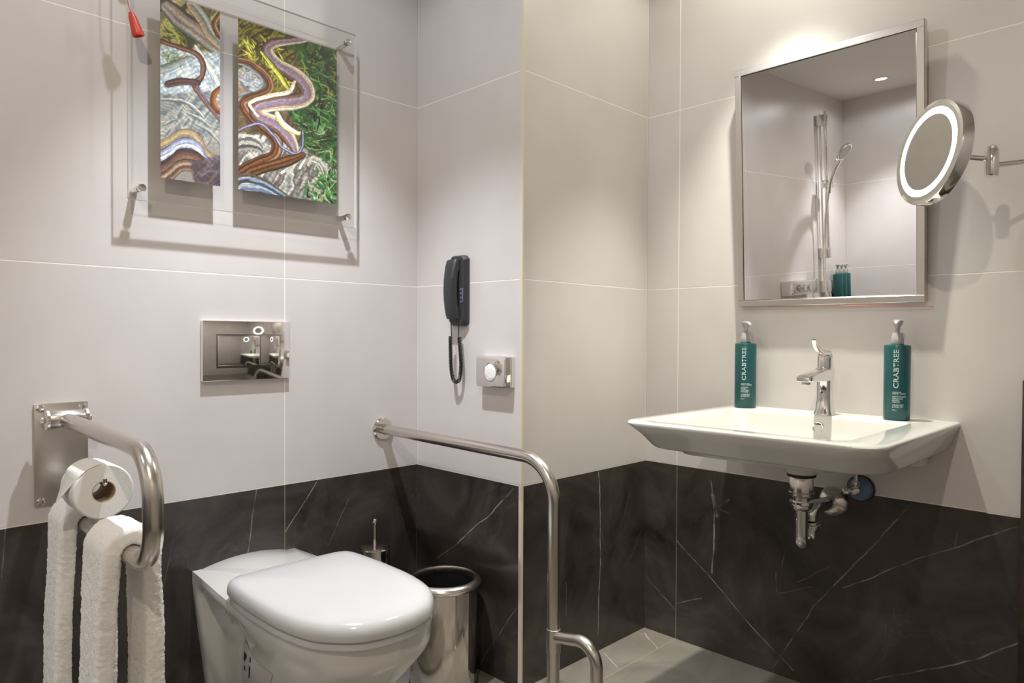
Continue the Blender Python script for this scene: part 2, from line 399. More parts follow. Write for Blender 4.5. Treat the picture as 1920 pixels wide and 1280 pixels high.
# cream edge profile on the outer corner of the column
V, F = rings_mesh([[(x, y, z) for x, y in ((-.0035, -BX+.0062), (-.0035, -BX+.0005), (-.0028, -BX-.0018), (-.0008, -BX-.0034), (.0065, -BX-.0034), (.0065, -BX+.0062))] for z in (0, CEIL)])
put(mesh_obj('trim_1', V, F, M['trim'], smooth=None), kind='structure')
put(box('trim_2', (CX-.02, -1.68, 0), (CX+.0, -1.5830, .93), M['timber'], bevel=.003), kind='structure')

# ------------------------------------------------------------------ ceiling downlights
for x, y, place, beams in DOWNLIGHTS:
    t = thing('downlight', 'round recessed ceiling downlight '+place, 'downlight', (x, y, CEIL), group='ceiling downlights')
    lathe('trim_ring', [(.046, -.001), (.046, -.004), (.040, -.0055), (.034, -.004), (.033, -.001)], (x, y, CEIL), (0, 0, 1), M['plaster'], t, loop=True)
    lathe('lens', [(.033, -.001), (.033, -.003), (.001, -.0032)], (x, y, CEIL), (0, 0, 1), M['lens'], t)
    for wt, c_, cone, soft, rx, ry in beams:
        ld = bpy.data.lights.new('downlight_beam', 'SPOT'); ld.energy = wt; ld.color = c_; ld.spot_size = math.radians(cone); ld.spot_blend = soft
        ld.shadow_soft_size = .022
        lo = bpy.data.objects.new('downlight_beam', ld); col.objects.link(lo); lo.parent = t; lo.location = (0, 0, -.03)
        lo.rotation_euler = (math.radians(rx), math.radians(ry), 0)

# ------------------------------------------------------------------ toilet
TX = -.594
def mirror_outline(half):
    """half: (hw,y) from back to front, last hw 0 -> closed ring list of (dx,y)"""
    L_ = [(-h, y) for h, y in half]; R = [(h, y) for h, y in half[:-1]][::-1]; return L_+R
LV = [
    (.402, [(.147, 0), (.150, -.05), (.156, -.12), (.166, -.24), (.171, -.36), (.172, -.47), (.165, -.57), (.140, -.655), (.080, -.710), (0, -.726)]),
    (.375, [(.147, 0), (.149, -.05), (.154, -.12), (.165, -.24), (.170, -.36), (.171, -.47), (.164, -.57), (.138, -.652), (.079, -.707), (0, -.723)]),
    (.350, [(.145, 0), (.145, -.047), (.098, -.074), (.112, -.19), (.156, -.32), (.167, -.45), (.160, -.560), (.124, -.665), (.067, -.708), (0, -.720)]),
    (.320, [(.142, 0), (.142, -.045), (.074, -.070), (.082, -.17), (.136, -.31), (.160, -.43), (.155, -.555), (.119, -.645), (.064, -.688), (0, -.700)]),
    (.260, [(.135, 0), (.135, -.042), (.092, -.070), (.096, -.15), (.128, -.28), (.152, -.40), (.141, -.505), (.108, -.590), (.058, -.632), (0, -.645)]),
    (.190, [(.126, 0), (.126, -.040), (.088, -.066), (.090, -.14), (.112, -.24), (.128, -.34), (.118, -.430), (.090, -.505), (.048, -.543), (0, -.555)]),
    (.120, [(.118, 0), (.118, -.040), (.084, -.062), (.084, -.13), (.095, -.20), (.100, -.27), (.092, -.340), (.070, -.400), (.038, -.432), (0, -.442)]),
    (.075, [(.112, 0), (.112, -.038), (.080, -.058), (.078, -.11), (.082, -.16), (.082, -.21), (.072, -.260), (.054, -.300), (.028, -.322), (0, -.330)])]
def dense_half(half): return [tuple(p) for p in catmull([np.array(p) for p in half], 6)]
halves = [dense_half(h) for _, h in LV]
zs_ = catmull([np.array([z]) for z, _ in LV], 5); hv = []
npt = len(halves[0])
cols_ = [catmull([np.array(h[j]) for h in halves], 5) for j in range(npt)]
rings = []
for i in range(len(zs_)):
    half = [(max(cols_[j][i][0], 0), min(cols_[j][i][1], -.0004)) for j in range(npt)]
    rings.append([(TX+dx, y, zs_[i][0]) for dx, y in mirror_outline(half)])
toilet = thing('toilet', 'white wall-hung toilet with its lid closed', 'toilet', (TX, -.37, .07))
V, F = rings_mesh(rings, cap0=False, cap1=True)
# deck: slightly domed top with the back strip higher in the middle
ring0 = mirror_outline([(h, min(y, -.0004)) for h, y in halves[0]])
nV = len(V); nr = len(ring0); V = list(V)
last_off = 0
for s in (.985, .93, .75, .5, .25, .03):
    st = len(V)
    for dx, y in ring0:
        yy = -.36+(y+.36)*s if s < .98 else y*.998-.0005
        x2 = dx*s; hw = .15
        dome = .024*max(0, 1-(x2/hw)**2)*max(0, min(1, (.36+yy)/.2)) if s < .98 else 0
        if y > -.001 and s < .98: yy = -.0004-(1-s)*.35
        V.append((TX+x2, yy, .402+.003*(s < .98)+dome*(1 if s < .98 else 0)))
    for j in range(nr):
        k = (j+1) % nr; F.append((last_off+j, last_off+k, st+k, st+j))
    last_off = st
F.append(tuple(range(last_off, last_off+nr)))
mesh_obj('bowl', V, F, M['ceramic'], toilet, smooth=50)
# back lip of the deck against the wall (arched upper edge)
rs = []
for k in range(25):
    a = -1+2*k/24; x = TX+a*.147; zt = .398+.024*(1-a*a)
    rs.append([(x, -.0004, .37), (x, -.0004, zt-.004), (x, -.013, zt), (x, -.09, zt+.001), (x, -.16, zt-.001), (x, -.235, zt-.006), (x, -.24, .37)])
V, F = rings_mesh(rs); mesh_obj('deck', V, F, M['ceramic'], toilet, smooth=60)
lid_half = dense_half([(0, -.255), (.10, -.256), (.146, -.261), (.168, -.285), (.175, -.36), (.177, -.46), (.172, -.56), (.150, -.652), (.098, -.716), (.045, -.738), (0, -.743)])
def lid_ring(s, z, c0=-.50, off=0): return [(TX-.006+dx*s, c0+(y-c0)*s+off, z) for dx, y in mirror_outline(lid_half)[:-1]]
V, F = rings_mesh([lid_ring(.955, .400), lid_ring(.975, .404), lid_ring(.975, .4165), lid_ring(.955, .419)]); mesh_obj('seat', V, F, M['lid'], toilet)
V, F = rings_mesh([lid_ring(.955, .4195), lid_ring(.992, .4205), lid_ring(1.0, .424), lid_ring(1.0, .434), lid_ring(.992, .443), lid_ring(.975, .4505), lid_ring(.945, .456), lid_ring(.88, .4605), lid_ring(.75, .4635), lid_ring(.5, .4655), lid_ring(.25, .4665), lid_ring(.02, .467)])
mesh_obj('lid', V, F, M['lid'], toilet, smooth=60)
for s in (-1, 1):
    lathe('hinge', [(.010, -.012), (.010, .012)], (TX+s*.085, -.252, .432), (1, 0, 0), M['chrome'], toilet, seg=20)
# mounting recess and the printed label on the side of the bowl
lathe('mounting_cap', [(.014, 0), (.014, .004), (.011, .006)], (TX-.104, -.105, .318), (-1, 0, .1), M['white_plastic'], toilet, seg=20)
def side_pt(jf, i, off):
    j = int(jf); f = jf-j
    a, b_ = cols_[j][i], cols_[j+1][i]; p = a*(1-f)+b_*f; tn = (b_-a)/np.linalg.norm(b_-a); nn = np.array([abs(tn[1]), tn[0]])
    q = p+nn*off; return (TX-q[0], q[1], zs_[i][0])
def side_patch(name, j0, j1, i0, i1, off, mat, nj=8, parent=None):
    rs = [[side_pt(j0+(j1-j0)*k/nj, i, off) for k in range(nj+1)] for i in range(i0, i1+1)]
    V, F = rings_mesh(rs, False, False, closed=False); return mesh_obj(name, V, F, mat, parent)
lb = side_patch('label_sticker', 22.5, 33.0, 17, 29, .0012, M['sticker'], parent=toilet)
for j0, j1, i0, i1 in ((23.6, 24.3, 19, 21), (24.4, 24.8, 19, 20), (23.9, 24.5, 22, 23), (26.4, 26.9, 18, 19), (26.4, 27.0, 20, 21), (26.45, 27.0, 21, 22), (26.4, 26.9, 22, 23)):
    side_patch('printed_mark', j0, j1, i0, i1, .0018, M['ink'], nj=2, parent=lb)

# ------------------------------------------------------------------ flush plate
fp = thing('flush_plate', 'chrome dual flush plate with two rectangular buttons above the toilet', 'flush plate', (-.595, -.0004, .986))
box('plate', (-.7185, -.016, .905), (-.4715, -.0004, 1.0675), M['chrome'], fp, bevel=.0016)
box('button_frame', (-.683, -.0172, .9385), (-.500, -.0150, 1.0315), M['dark_chrome'], fp, bevel=.0008)
for xa, xb in ((-.6795, -.5625), (-.5595, -.5035)):
    box('button', (xa, -.0200, .9455), (xb, -.0160, 1.0275), M['chrome'], fp, bevel=.0014)

# ------------------------------------------------------------------ hinged support rail with towels and paper
HX = -1.04
gr = thing('support_rail', 'brushed steel hinged support rail folded down beside the toilet', 'grab rail', (HX, -.0004, .75))
box('wall_plate', (-1.093, -.0060, .633), (-.984, -.0004, .870), M['steel_v'], gr, bevel=.002)
for sx, sz in ((-1.081, .858), (-.996, .858), (-1.081, .645), (-.996, .645)):
    sc = lathe('screw', [(.0085, 0), (.0085, .002), (.006, .0045), (.0015, .0052)], (sx, -.0060, sz), (0, -1, 0), M['chrome'], gr, seg=20)
HZ = .836
box('hinge_block', (-1.066, -.05, HZ-.012), (-1.010, -.0060, HZ+.012), M['steel'], gr, bevel=.004)
lathe('hinge_barrel', [(.0195, -.036), (.021, -.033), (.021, .033), (.0195, .036)], (HX, -.058, HZ), (1, 0, 0), M['steel'], gr, seg=32)
for s in (-1, 1):
    lathe('hinge_washer', [(.0235, 0), (.0235, .005), (.020, .007)], (HX+s*.036, -.058, HZ), (s, 0, 0), M['chrome_soft'], gr, seg=32)
    lathe('hinge_bolt', [(.007, 0), (.007, .006), (.004, .008)], (HX+s*.043, -.058, HZ), (s, 0, 0), M['chrome'], gr, seg=16)
path = fillet([(HX, -.064, .833), (HX, -.622, .826), (HX, -.638, .628), (HX, -.10, .628)], [.085, .075], 14)
dn = [path[0]]
for p in path[1:]:
    k = max(1, int(np.linalg.norm(p-dn[-1])/.03)); q = dn[-1]
    for i in range(1, k+1): dn.append(q+(p-q)*i/k)
tube('rail_tube', dn, .0172, M['steel'], gr, seg=28, up=(1, 0, 0))
lathe('end_cap', [(.0172, 0), (.016, .003), (.002, .004)], (HX, -.10, .628), (0, 1, 0), M['steel'], gr, seg=28)
rz = .7305
tube('paper_holder', fillet([(HX, -.22, .642), (HX, -.222, rz), (HX, -.352, rz), (HX, -.352, rz+.012)], [.012, .005], 6), .0045, M['chrome'], gr, seg=12, up=(1, 0, 0))
roll = thing('toilet_paper_roll', 'white toilet paper roll hung on the support rail', 'toilet paper', (HX, -.295, .66))
rc = (HX, -.245, .7155)
lathe('paper', [(.0215, 0), (.052, 0), (.0545, .003), (.0548, .097), (.052, .100), (.0215, .100)], rc, (0, -1, 0), M['paper'], roll, seg=56, loop=True)
lathe('core', [(.0198, .0005), (.0214, .0005), (.0214, .0995), (.0198, .0995)], rc, (0, -1, 0), M['card'], roll, seg=40, loop=True)
rs = []
for k in range(15):
    t = k/14
    if t < .4:
        a = math.radians(95+45*t/.4); x, z = HX+.0560*math.cos(a), rc[2]+.0560*math.sin(a)
        yw = .05
    else:
        q = (t-.4)/.6; a = math.radians(140); x = HX+.0560*math.cos(a)-.030*q; z = rc[2]+.0560*math.sin(a)-.052*q-.004*q*q
        yw = .05*(1-q*.97)
    rs.append([(x, -.295-.05*(0 if t < .4 else 0)-yw, z), (x, -.295+yw, z)])
rs2 = [[a, b_, (b_[0], b_[1], b_[2]-.0008), (a[0], a[1], a[2]-.0008)] for a, b_ in rs]
V, F = rings_mesh(rs2); mesh_obj('loose_end', V, F, M['paper'], roll, smooth=50)

def towel(name, label, y0, y1, drop_l, drop_r, th=.034, seed=0, gapx=.021):
    """thick folded towel draped over the lower tube of the rail"""
    r = .0172+th/2+.001; cz = .628
    P = [np.array((HX-r+.0, (y0+y1)/2, cz-drop_l))]
    n1 = int(drop_l/.0034); P = [np.array((HX-r-.012*math.sin(2.2*(1-i/n1)), (y0+y1)/2, cz-drop_l*(1-i/n1))) for i in range(n1)]
    for i in range(33):
        a = math.pi-math.pi*i/32; P.append(np.array((HX+r*math.cos(a), (y0+y1)/2, cz+r*math.sin(a))))
    n2 = int(drop_r/.0034); P += [np.array((HX+r+.004*math.sin(3*i/n2), (y0+y1)/2, cz-drop_r*i/n2)) for i in range(1, n2+1)]
    W = (y1-y0)
    base = []
    raw = rrect(-W/2, W/2, -th/2, th/2, th*.34, 5)
    # densify
    for a, b_ in zip(raw, raw[1:]+raw[:1]):
        d = math.dist(a, b_); k = max(1, int(d/.0032))
        for i in range(k): base.append((a[0]+(b_[0]-a[0])*i/k, a[1]+(b_[1]-a[1])*i/k))
    def prof(i, t):
        wv = 1+.05*math.sin(9*t+seed)+.03*math.sin(23*t+seed*2)
        return [(a*wv, b_*(1+.06*math.sin(14*t+seed))) for a, b_ in base]
    rs = sweep_rings(P, prof, up=(-1, 0, 0))
    V, F = rings_mesh(rs); V = [np.array(v) for v in V]
    out = []
    for v in V:
        q = Vector(v*90)+Vector((seed*7.1, 0, 0)); d = mnoise.noise_vector(q)*.0008+mnoise.noise_vector(Vector(v*300))*.0020
        low = mnoise.noise_vector(Vector(v*9)+Vector((seed*3, 1, 2)))*.0035
        out.append(v+np.array(d)+np.array((low[0]*.6, low[1], 0)))
    o = mesh_obj(name, out, F, M['towel'], None, smooth=180); return put(o, label, 'towel', 'towels on the support rail')
towel('hand_towel', 'white terry towel on the support rail, next to its wall plate', -.235, -.125, .50, .46, seed=1)
towel('hand_towel', 'white terry towel on the support rail, next to its front bend', -.522, -.405, .52, .47, seed=2)

# ------------------------------------------------------------------ fixed rail with floor post
PX = -.141
rp = thing('floor_rail', 'satin steel rail running from the wall down to the floor, with a small side loop', 'grab rail', (PX, -.748, 0))
lathe('wall_flange', [(.036, 0), (.036, .006), (.033, .010), (.0175, .011)], (PX, -.0004, .727), (0, -1, 0), M['polished'], rp, seg=40)
path = fillet([(PX, -.008, .727), (PX, -.748, .717), (PX, -.748, .0)], [.105], 18)
tube('rail_tube', path, .0163, M['steel'], rp, seg=28, up=(1, 0, 0))
lathe('collar', [(.0166, -.001), (.0182, 0), (.0182, .060), (.0166, .061)], (PX, -.748, .238), (0, 0, 1), M['steel'], rp, seg=32)
lathe('floor_flange', [(.040, 0), (.040, .005), (.036, .008), (.017, .0085)], (PX, -.748, 0), (0, 0, 1), M['polished'], rp, seg=36)
path = fillet([(PX, -.762, .2805), (PX, -.885, .305), (PX, -.888, .0)], [.062], 16)
tube('side_loop', path, .0150, M['steel'], rp, seg=24, up=(1, 0, 0))
lathe('floor_flange', [(.034, 0), (.034, .005), (.030, .008), (.016, .0085)], (PX, -.888, 0), (0, 0, 1), M['polished'], rp, seg=36)

# ------------------------------------------------------------------ waste bin and toilet brush
BC_ = (-.132, -.306)
wb = thing('waste_bin', 'polished steel cylindrical waste bin with an open ring top', 'waste bin', (*BC_, 0))
lathe('body', [(.094, .001), (.099, .004), (.099, .296), (.097, .298), (.095, .296), (.095, .012), (.001, .010)], (*BC_, 0), (0, 0, 1), M['polished'], wb, seg=64, caps=(True, True))
lathe('base_ring', [(.1005, 0), (.1015, .003), (.1015, .010), (.0995, .012)], (*BC_, 0), (0, 0, 1), M['rubber'], wb, seg=64)
lathe('ring_top', [(.099, .293), (.104, .294), (.110, .300), (.1115, .305), (.109, .311), (.103, .3165), (.096, .318), (.092, .316), (.0905, .310), (.092, .296)], (*BC_, 0), (0, 0, 1), M['steel'], wb, seg=64, loop=True)
lathe('liner', [(.0925, .312), (.0925, .02), (.001, .019)], (*BC_, 0), (0, 0, 1), M['bin_in'], wb, seg=48, caps=(False, True))
QC = (-.243, -.112)
tb = thing('toilet_brush', 'chrome toilet brush set standing behind the toilet', 'toilet brush', (*QC, 0))
lathe('holder', [(.045, 0), (.047, .002), (.047, .384), (.0455, .386), (.044, .384), (.044, .02), (.001, .018)], (*QC, 0), (0, 0, 1), M['polished'], tb, seg=40)
lathe('lid', [(.001, .393), (.030, .393), (.043, .390), (.0435, .387), (.043, .384)], (*QC, 0), (0, 0, 1), M['chrome'], tb, seg=40)
lathe('handle', [(.0055, .345), (.0055, .455), (.0068, .458), (.0068, .470), (.005, .473)], (*QC, 0), (0, 0, 1), M['chrome'], tb, seg=16)

# ------------------------------------------------------------------ framed acrylic artwork
AY = -.05
art = thing('wall_artwork', 'abstract swirling river painting in two prints behind a clear acrylic sheet', 'artwork', (-.59, -.0004, 1.36))
xa, xb, za, zb = -.908, -.274, 1.357, 1.940
V = [(x, y, z) for y in (AY-.005, AY+.005) for x in (xa, xb) for z in (za, zb)]
F = [(0, 1, 3, 2), (4, 6, 7, 5), (0, 2, 6, 4), (1, 5, 7, 3), (0, 4, 5, 1), (2, 3, 7, 6)]
mesh_obj('acrylic_sheet', V, F, None, art, smooth=None, mats=[M['acrylic'], M['acrylic_edge']], fmat=[0, 0, 1, 1, 1, 1])
for x in (-.880, -.303):
    for z in (1.386, 1.909):
        s = lathe('standoff', [(.0085, 0), (.0085, .0446)], (x, -.0004, z), (0, -1, 0), M['chrome'], art, seg=24)
        lathe('standoff_cap', [(.0105, 0), (.0105, .007), (.0085, .010), (.001, .0105)], (x, AY-.005, z), (0, -1, 0), M['chrome'], s, seg=24)

# the two prints: colour laid down stroke by stroke in photo-crop units, then stored per vertex
def hexc(h): return np.array([int(h[i:i+2], 16)/255 for i in (0, 2, 4)])
prng = np.random.default_rng(5)
def vnoise(X, Y, sc, seed):
    r = np.random.default_rng(seed); tb_ = r.random((64, 64)); x, y = X/sc, Y/sc
    xi, yi = np.floor(x).astype(int), np.floor(y).astype(int); fx_, fy_ = x-xi, y-yi; fx_ = fx_*fx_*(3-2*fx_); fy_ = fy_*fy_*(3-2*fy_)
    g = lambda a, b_: tb_[a % 64, b_ % 64]
    return (g(xi, yi)*(1-fx_)+g(xi+1, yi)*fx_)*(1-fy_)+(g(xi, yi+1)*(1-fx_)+g(xi+1, yi+1)*fx_)*fy_
def paint(X, Z):
    P = np.stack([X, np.full_like(X, AY), Z], -1)-CAMP; dz = P@FW
    U = (960+FPX*(P@RT)/dz-200)*2.56; Vv = (CY-FPX*(P@UP)/dz)*2.56
    wu = U+16*(vnoise(U, Vv, 110, 1)-.5)+4*(vnoise(U, Vv, 30, 2)-.5); wv = Vv+16*(vnoise(U, Vv, 110, 3)-.5)+4*(vnoise(U, Vv, 30, 4)-.5)
    C_ = np.zeros(U.shape+(3,)); C_[:] = hexc('8d8880')
    U0, V0, wu0, wv0, C0 = U, Vv, wu, wv, C_
    def region(pts, cols_h, soft=14, sc=(26, 90), rot=0.0, seed=9):
        pts = np.array(pts, float); ins = np.zeros(U.shape, bool); dmin = np.full(U.shape, 1e9)
        for (x1, y1), (x2, y2) in zip(pts, np.roll(pts, -1, 0)):
            cnd = ((y1 > wv) != (y2 > wv)) & (wu < (x2-x1)*(wv-y1)/((y2-y1)+1e-9)+x1); ins ^= cnd
            d2 = (x2-x1)**2+(y2-y1)**2; h = np.clip(((wu-x1)*(x2-x1)+(wv-y1)*(y2-y1))/d2, 0, 1)
            dmin = np.minimum(dmin, np.hypot(wu-x1-h*(x2-x1), wv-y1-h*(y2-y1)))
        a = np.clip(.5+np.where(ins, 1, -1)*dmin/soft, 0, 1)
        c_, s_ = math.cos(rot), math.sin(rot); a1, b1 = wu*c_+wv*s_, -wu*s_+wv*c_
        t = vnoise(a1*sc[1]/sc[0], b1, sc[1], seed)*.62+vnoise(a1*sc[1]/sc[0], b1, sc[1]*.4, seed+1)*.38
        t = np.clip((t-.2)/.6, 0, .999)*(len(cols_h)-1); i = t.astype(int); f = (t-i)[..., None]; cc = np.array([hexc(h) for h in cols_h])
        ln = 1+.10*np.sin(b1*.33+14*vnoise(U, Vv, 70, seed+2)+5*vnoise(U, Vv, 24, seed+3))[..., None]
        C_[:] = C_*(1-a[..., None])+np.clip((cc[i]*(1-f)+cc[np.minimum(i+1, len(cols_h)-1)]*f)*ln, 0, 1)*a[..., None]
    def stroke(pts, wd, cols_h, soft=2.0, streak=.10):
        Q = np.array(catmull([np.array(p, float) for p in pts], 7)); n = len(Q); pad = (max(wd) if hasattr(wd, '__len__') else wd)/2+6
        msk = (wu0 > Q[:, 0].min()-pad) & (wu0 < Q[:, 0].max()+pad) & (wv0 > Q[:, 1].min()-pad) & (wv0 < Q[:, 1].max()+pad)
        if not msk.any(): return
        ry, rx_ = np.where(msk.any(1))[0], np.where(msk.any(0))[0]; W_ = (slice(ry[0], ry[-1]+1), slice(rx_[0], rx_[-1]+1))
        U, Vv, wu, wv, C_ = U0[W_], V0[W_], wu0[W_], wv0[W_], C0[W_]
        best = np.full(U.shape, 1e9); sd = np.zeros(U.shape); tt = np.zeros(U.shape)
        for i in range(n-1):
            (x1, y1), (x2, y2) = Q[i], Q[i+1]; dx, dy = x2-x1, y2-y1; l2 = dx*dx+dy*dy+1e-9
            h = np.clip(((wu-x1)*dx+(wv-y1)*dy)/l2, 0, 1); ex, ey = wu-x1-h*dx, wv-y1-h*dy; d = np.hypot(ex, ey); mk = d < best
            best = np.where(mk, d, best); sd = np.where(mk, np.sign(dx*ey-dy*ex)*d, sd); tt = np.where(mk, (i+h)/(n-1), tt)
        wloc = np.interp(tt, np.linspace(0, 1, len(wd)), wd) if hasattr(wd, '__len__') else wd
        a = np.clip((wloc/2-best)/soft+.5, 0, 1)[..., None]
        q = np.clip(sd/(wloc+1e-6)+.5, 0, .999)
        k = q*len(cols_h)-.5; k = np.clip(k, 0, len(cols_h)-1.001); i = k.astype(int); f = np.clip((k-i-.25)*2, 0, 1)[..., None]; cc = np.array([hexc(h) for h in cols_h])
        if len(cols_h) > 1: cl = cc[i]*(1-f)+cc[i+1]*f
        else: cl = np.broadcast_to(cc[0], C_.shape)
        st = 1+1.2*streak*np.sin(q*np.maximum(wloc, 8)*.85+7*vnoise(U, Vv, 60, 12))[..., None]+streak*(vnoise(U, Vv, 9, 13)-.5)[..., None]*2.4
        st = st*(1-.45*np.clip((np.abs(q-.5)-.40)/.08, 0, 1))[..., None]
        C_[:] = C_*(1-a)+np.clip(cl*st, 0, 1)*a
    def scatter(poly, n, cols_h, ln, wd, ang, seed, curl=.6):
        r = np.random.default_rng(seed); pts = np.array(poly, float); lo, hi = pts.min(0), pts.max(0); k = 0
        while k < n:
            x, y = lo+(hi-lo)*r.random(2); ins = False
            for (x1, y1), (x2, y2) in zip(pts, np.roll(pts, -1, 0)):
                if (y1 > y) != (y2 > y) and x < (x2-x1)*(y-y1)/(y2-y1)+x1: ins = not ins
            if not ins: continue
            k += 1; a = math.radians(ang+r.normal()*22); l = ln*(.6+.8*r.random()); cu = r.normal()*curl
            mx = (x+math.cos(a)*l*.5, y+math.sin(a)*l*.5); ex = (x+math.cos(a+cu)*l, y+math.sin(a+cu)*l)
            stroke([(x, y), mx, ex], [wd*.4, wd*(.7+.6*r.random()), wd*.3], [cols_h[r.integers(len(cols_h))]], 2.5, .12)
    # ---- left print
    region([(250, -20), (560, -20), (560, 300), (250, 260)], ['3a3420', '6a6240', '9a9052', 'b0a878'], rot=.7)
    scatter([(255, 60), (400, 90), (420, 200), (255, 190)], 26, ['8a9428', 'a8ac38', '5c6420', 'b8b060', '40461c'], 60, 9, 40, 1)
    stroke([(280, 30), (360, 100), (450, 160), (560, 250)], [60, 95, 90, 70], ['4a3a30', '8a7868', 'a89888', '7c6c60', '9c9488', '6a6a60'])
    stroke([(400, 20), (450, 80), (490, 150), (560, 220)], [50, 60, 60, 50], ['8a8a80', 'a8aaa0', '747468', '9a8c74', 'b09a80'])
    stroke([(540, 60), (510, 110), (530, 160), (560, 190)], [20, 26, 26, 22], ['b88a5c', '7a4a28', '4c3018'])
    region([(250, 215), (420, 240), (560, 260), (560, 470), (250, 470)], ['9fb0b8', 'c2ccd0', '8a9aa2', 'd8dcd8', 'a4b0b4'], rot=-.5)
    scatter([(255, 250), (330, 255), (320, 310), (255, 300)], 10, ['78884c', '8e9a64', '5a6a3c'], 50, 9, 10, 2)
    stroke([(250, 340), (330, 310), (390, 275), (420, 285)], [40, 40, 20, 8], ['6c746c', '8c9490', 'a8b0a8'])
    region([(250, 455), (560, 440), (560, 700), (250, 680)], ['5c6264', '7c8284', '90908a', 'b0aea4', '6a6e70'], rot=.6)
    stroke([(420, 215), (470, 300), (520, 390), (545, 430)], [16, 30, 30, 20], ['c8ccc4', 'e2e2d8', 'a8b2b4'])
    stroke([(250, 195), (330, 225), (420, 250), (458, 310), (455, 370), (425, 410), (445, 455), (490, 510), (560, 600)], [20, 24, 26, 26, 24, 40, 22, 18, 14], ['3a2418', '6c4630', '8a6248', '54362a'])
    stroke([(295, 405), (345, 395), (400, 400), (430, 410)], [34, 40, 34, 40], ['3c2822', '5c403a', '4a302a', '6a4c48'])
    stroke([(430, 420), (470, 480), (545, 575)], [10, 9, 6], ['7a6a88', '5c4c60'])
    stroke([(560, 420), (515, 455), (512, 505), (560, 550)], [26, 28, 28, 24], ['a86a34', '7a4420', '56301c'])
    for k, (a, b_, cl) in enumerate((((262, 478), (400, 505), 'c8c8c0'), ((345, 480), (470, 560), 'd4d2c8'), ((390, 540), (500, 610), 'bcbcb4'), ((430, 590), (545, 690), 'c0bcae'), ((270, 600), (330, 570), 'a8b09c'))):
        stroke([a, ((a[0]+b_[0])/2+10, (a[1]+b_[1])/2-8), b_], [10, 20, 8], [cl, '8e9494', '5c6060'])
    for off, wd, cl in ((0, 40, ['96825c', 'b4a07c', '8e7a5c']), (42, 34, ['7e86a4', 'b0b4c8', '8a90a8']), (66, 20, ['e0e0e4', 'b4b6c4']), (84, 12, ['3c4a58', '5a6472']), (118, 60, ['4a3430', '6a4a40', '806050', '4c3834']), (170, 60, ['6a5444', 'a8927c', '5c4438', '8c7464'])):
        stroke([(245, 705+off), (300, 675+off), (345, 645+off*.92), (400, 640+off*.9), (440, 672+off*.85), (470, 735+off*.7), (560, 790+off*.6)], wd, cl)
    region([(395, 770), (560, 740), (560, 905), (430, 890)], ['3c3440', '5a4c54', '4a3c3c', '6e6068', '484048'], rot=.8)
    # ---- right print
    rx = U > 590
    keep = C_.copy()
    region([(600, 60), (1120, 60), (1120, 1010), (600, 1010)], ['50402c', '6a5a40', '3c3424'], rot=.5)
    region([(600, 70), (900, 150), (900, 470), (780, 460), (600, 300)], ['2c2418', '4c4024', '8a8430', '3a3018', 'a09a3c'], rot=.9)
    region([(870, 180), (1120, 230), (1120, 1010), (920, 900), (960, 650), (860, 520), (980, 430)], ['1f2a18', '2f4a24', '3f6a30', '2a3c1c', '5a8040'], rot=.4)
    region([(600, 640), (820, 640), (980, 730), (1080, 780), (1040, 980), (600, 980)], ['6a6a68', 'a8a8a0', 'c8c6bc', '58504a', '8e8e88'], rot=.5)
    scatter([(650, 150), (800, 140), (880, 400), (720, 320), (640, 250)], 60, ['a8a430', 'c2bc48', '7c7c28', 'd0c868', '4c4818', '2e2614'], 70, 9, 60, 3, .5)
    scatter([(900, 210), (1110, 240), (1110, 480), (1000, 480), (960, 380)], 75, ['2c5a30', '44743c', '648a3c', '1c2818', '98983a', '263e26', '7e9a58', '302a1a'], 75, 11, 50, 4, .7)
    scatter([(880, 500), (1110, 460), (1110, 820), (960, 720), (890, 600)], 95, ['26502a', '38703c', '18221a', '4a8448', '2c4426', '709460', '3a3020'], 80, 11, 20, 5, .8)
    stroke([(600, 290), (690, 320), (760, 380), (740, 440), (640, 470), (600, 470)], [20, 40, 50, 50, 40, 30], ['b0886c', '8a8484', '5a6068', '8e9498'])
    region([(620, 325), (700, 345), (745, 400), (700, 445), (620, 450)], ['c0a48c', '7a8088', 'b4b8b8', '545a62', 'a8866c'], sc=(30, 40), rot=.3)
    stroke([(600, 285), (700, 312), (775, 380), (770, 440), (680, 475), (648, 505), (690, 570), (780, 630), (815, 690), (800, 750), (720, 790), (600, 850)], [22, 30, 40, 46, 44, 40, 44, 56, 60, 60, 60, 50], ['7a5238', 'a07c60', '5e3820', '7c5030', '3e2414', '6a4428'])
    stroke([(1000, 180), (880, 195), (800, 205), (765, 245), (830, 320), (920, 375), (965, 430), (940, 480), (820, 495), (720, 520), (735, 560), (820, 600), (870, 660), (905, 725)], [20, 40, 50, 56, 62, 66, 74, 80, 80, 74, 72, 76, 70, 40], ['e6dcc4', 'b8a490', '8c6c62', '7e7698', '9a8488', '6e5248', '5a4038'])
    stroke([(740, 250), (800, 320), (850, 390), (880, 430)], [14, 24, 26, 14], ['6a701c', 'c8c040', 'e4dc80'])
    stroke([(905, 395), (880, 440), (790, 460), (690, 490), (690, 520), (730, 560)], [14, 24, 20, 20, 14, 8], ['e8e0cc', 'd4c6aa'])
    stroke([(820, 545), (850, 600), (915, 645), (930, 640)], [24, 30, 22, 8], ['f4f0dc', 'e8e4c4', 'c8c27c'])
    stroke([(600, 640), (690, 600), (750, 600), (800, 650), (840, 710), (900, 742), (940, 715), (945, 630)], [10, 14, 15, 15, 16, 16, 15, 8], ['6c7090', '9a9ab4', '4a4a60'])
    stroke([(600, 880), (690, 835), (790, 800), (880, 775), (945, 745)], [40, 46, 50, 50, 26], ['54321a', '7c5230', '4a2a14', '6c4828', '3c2414'])
